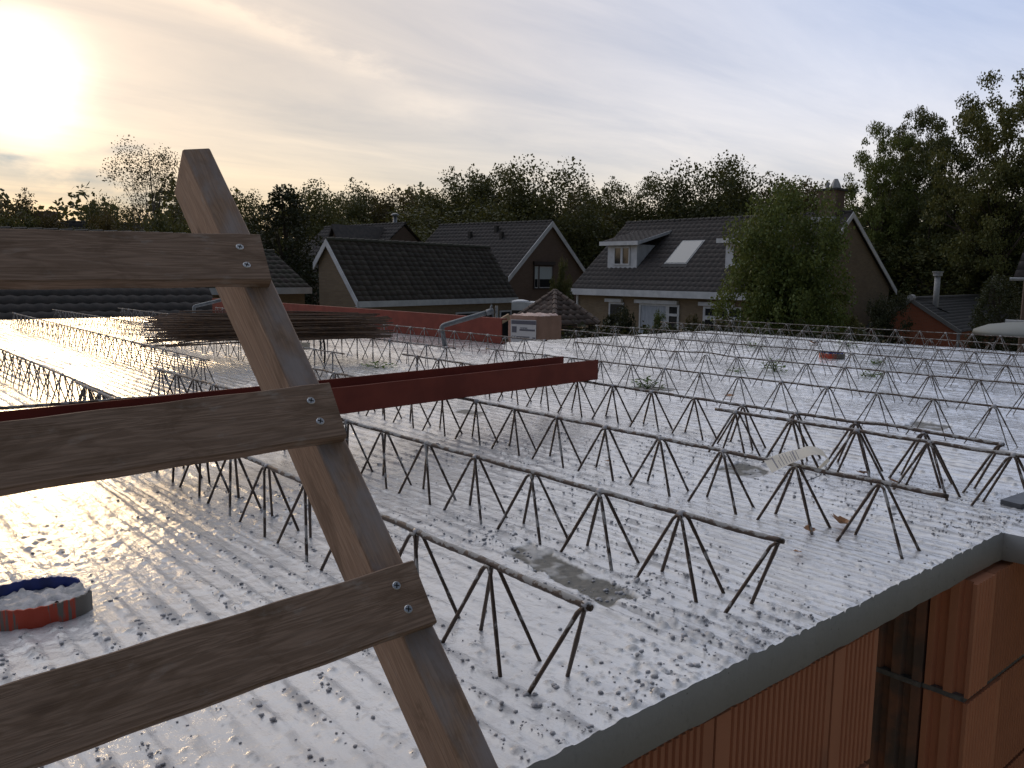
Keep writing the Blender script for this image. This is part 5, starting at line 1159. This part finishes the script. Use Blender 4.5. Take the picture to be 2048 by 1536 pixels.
TR = [
 ('oak', 18, 392, 130, 62, 'russet tree at the far left edge below the sun', 0, 'leaf_autumn', 'deciduous_tree'),
 ('oak', 60, 405, 40, 60, 'thin russet tree top just right of the far left tree', 1, 'leaf_autumn', 'deciduous_tree'),
 ('bush', 98, 432, 60, 80, 'small round bush beside the chimney on the left skyline', 0, None, 'bush'),
 ('fir', 183, 398, 90, 66, 'pointed fir left of the sparse birch', 0, None, 'fir_tree'),
 ('oak', 222, 402, 100, 64, 'round dark tree between the fir and the birch', 2, None, 'deciduous_tree'),
 ('birch', 300, 286, 190, 50, 'tall sparse birch with a thin leafy top left of the ladder', 0, None, 'birch_tree'),
 ('bush', 205, 440, 130, 40, 'olive hedge bush low in front of the fir', 1, 'leaf_autumn', 'bush'),
 ('bush', 335, 425, 190, 42, 'dense low bush under the birch by the ladder post', 0, None, 'bush'),
 ('bush', 20, 440, 170, 50, 'low dark bush at the far left edge', 1, None, 'bush'),
 ('bush', 130, 455, 160, 52, 'low dark bush left of the fir foot', 0, None, 'bush'),
 ('oak', 400, 395, 140, 62, 'tree hidden behind the ladder post head', 0, None, 'deciduous_tree'),
 ('oak', 478, 383, 90, 75, 'tree top just right of the ladder post head', 1, None, 'deciduous_tree'),
 ('yew', 566, 366, 230, 50, 'broad nearly black yew right of the ladder post', 0, None, 'yew_tree'),
 ('oak', 640, 372, 120, 70, 'tree half hidden behind the black yew on its right', 2, None, 'deciduous_tree'),
 ('oak', 722, 375, 110, 82, 'tree above the shiny flue, left of it', 0, None, 'deciduous_tree'),
 ('oak', 795, 378, 100, 80, 'tree right behind the shiny flue', 1, 'leaf_autumn', 'deciduous_tree'),
 ('oak', 858, 392, 110, 84, 'lower lighter tree right of the shiny flue', 2, 'leaf_robinia', 'deciduous_tree'),
 ('oak', 930, 350, 120, 72, 'tall tree left of the gap before the big dark oak', 0, None, 'deciduous_tree'),
 ('oak', 985, 338, 110, 74, 'tall oak leaning on the big dark oak from the left', 1, None, 'deciduous_tree'),
 ('oak', 1087, 328, 150, 66, 'big dark round oak above the brown gable', 2, None, 'deciduous_tree'),
 ('birch', 1152, 372, 60, 70, 'wispy pale sapling in the bright gap right of the dark oak', 0, None, 'birch_tree'),
 ('oak', 1195, 370, 110, 74, 'tree left of the broad domed tree', 0, None, 'deciduous_tree'),
 ('dome', 1310, 350, 250, 78, 'broad dome shaped tree above the dormer', 0, None, 'deciduous_tree'),
 ('oak', 1432, 316, 140, 76, 'tall tree rising right of the broad domed tree', 1, None, 'deciduous_tree'),
 ('oak', 1508, 364, 110, 84, 'tree behind the left side of the bright green tree', 2, 'leaf_autumn', 'deciduous_tree'),
 ('oak', 1572, 362, 130, 82, 'tree directly behind the bright green tree top', 0, None, 'deciduous_tree'),
 ('oak', 1645, 358, 120, 80, 'tree left of the chimney with ragged top', 1, 'leaf_autumn', 'deciduous_tree'),
 ('robinia', 1768, 258, 150, 60, 'light feathery tree right of the chimney', 0, 'leaf_willow', 'robinia_tree'),
 ('robinia', 1822, 250, 130, 63, 'second feathery tree with see-through crown right of the chimney', 1, None, 'robinia_tree'),
 ('robinia', 1905, 208, 190, 58, 'tall dark robinia second from the right edge', 0, None, 'robinia_tree'),
 ('robinia', 2020, 182, 230, 54, 'tallest robinia at the right edge', 1, None, 'robinia_tree'),
 ('oak', 1730, 410, 170, 66, 'low shaded tree between the white gable edge and the feathery trees', 0, None, 'deciduous_tree'),
 ('oak', 1830, 420, 190, 64, 'low shaded tree behind the pale cement flue', 1, 'leaf_robinia', 'deciduous_tree'),
 ('oak', 1935, 400, 190, 62, 'low shaded tree under the tall robinias', 2, None, 'deciduous_tree'),
 ('oak', 2040, 400, 170, 58, 'low shaded tree at the right edge under the tallest robinia', 0, None, 'deciduous_tree'),
 ('oak', 1150, 425, 160, 70, 'leafy tree behind the right slope of the brown gable', 1, 'leaf_autumn', 'deciduous_tree'),
 ('oak', 905, 410, 200, 64, 'low leafy tree behind the ridge of the garage', 2, None, 'deciduous_tree'),
]
for (k, px, yt, w, D_, lab, var, lf, nm) in TR: tree(k, px, yt, w * (1.35 if k == 'oak' and px > 440 else 1.), D_, lab, var, 'trees behind the houses' if k != 'bush' else None, nm, lf, 'bush' if k == 'bush' else 'tree')
tree('willow', 1574, 366, 246, 30, 'large fresh green leafy tree standing before the pale brick house', 0, None, 'deciduous_tree')
tree('bush', 1245, 612, 95, 25, 'very dark rounded shrub right of the pavilion', 0, None, 'shrub', 'leaf_dark', 'shrub')
tree('bush', 1318, 632, 75, 27, 'lighter green shrub under the curtained window', 1, None, 'shrub', 'leaf_willow', 'shrub')
tree('bush', 1384, 628, 40, 31, 'small reddish shrub against the pale house wall', 0, None, 'shrub', 'leaf_autumn', 'shrub')
tree('bush', 1440, 645, 110, 25, 'low yellowish hedge before the glazed door', 1, None, 'shrub', 'leaf_autumn', 'shrub')
tree('thuja', 2003, 551, 92, 40, 'dense upright conifer beside the house corner at the right', 0, None, 'conifer_tree')
tree('bush', 1125, 530, 60, 37, 'climber-like shrub on the brown gable wall', 1, None, 'shrub', None, 'shrub')
tree('bush', 1775, 588, 90, 36, 'dark shrub between the white gable edge and the orange shed', 0, None, 'shrub', 'leaf_dark', 'shrub')
tree('bush', 1680, 610, 120, 33, 'dark shrub at the foot of the pale gable wall', 1, None, 'shrub', None, 'shrub')
# woodland mass behind everything
rg = np.random.default_rng(5); n = 900; az = rg.uniform(R(-2), R(82), n); dd_ = rg.uniform(84, 100, n); zz = ZG + rg.random(n) * (10.3 + 1.2 * np.sin(az * 23) + .9 * np.sin(az * 57)) 
C = np.stack([dd_ * np.sin(az), dd_ * np.cos(az), zz], 1); v_, f_ = leaf_cloud(C, np.full(n, 1.5), 42000, .55, .8, 0, 9)
tag(np_mesh('woodland', v_, f_, MT['leaf_oak']), 'dark woodland mass closing the view behind the houses', 'woodland', kind='stuff')
# clipped hedges and board fence close behind the floor
def hedge(px0, px1, D, ytop, label, leaf, n=9000):
    a, b = at_d(px0, ytop, D), at_d(px1, ytop, D); rgh = np.random.default_rng(int(px0)); L = np.linalg.norm(b - a); k = 160; f = rgh.random(k); zz = ZG + rgh.random(k) ** .6 * (a[2] - ZG - .2)
    C = np.stack([a[0] + (b[0] - a[0]) * f, a[1] + (b[1] - a[1]) * f, zz], 1); C[:, :2] += rgh.normal(size=(k, 2)) * .25
    v_, f_ = leaf_cloud(C - np.array([a[0], a[1], ZG]), np.full(k, .42), n, .10, 1., 0, 3); o = np_mesh('hedge', v_, f_, MT[leaf]); o.location = (a[0], a[1], ZG); tag(o, label, 'hedge')
hedge(1120, 1440, 19, 655, 'dark hedge just beyond the back right edge of the floor', 'leaf_dark', 14000)
hedge(1430, 1760, 21, 650, 'low hedge below the bright green tree beyond the floor', 'leaf_dark', 14000)
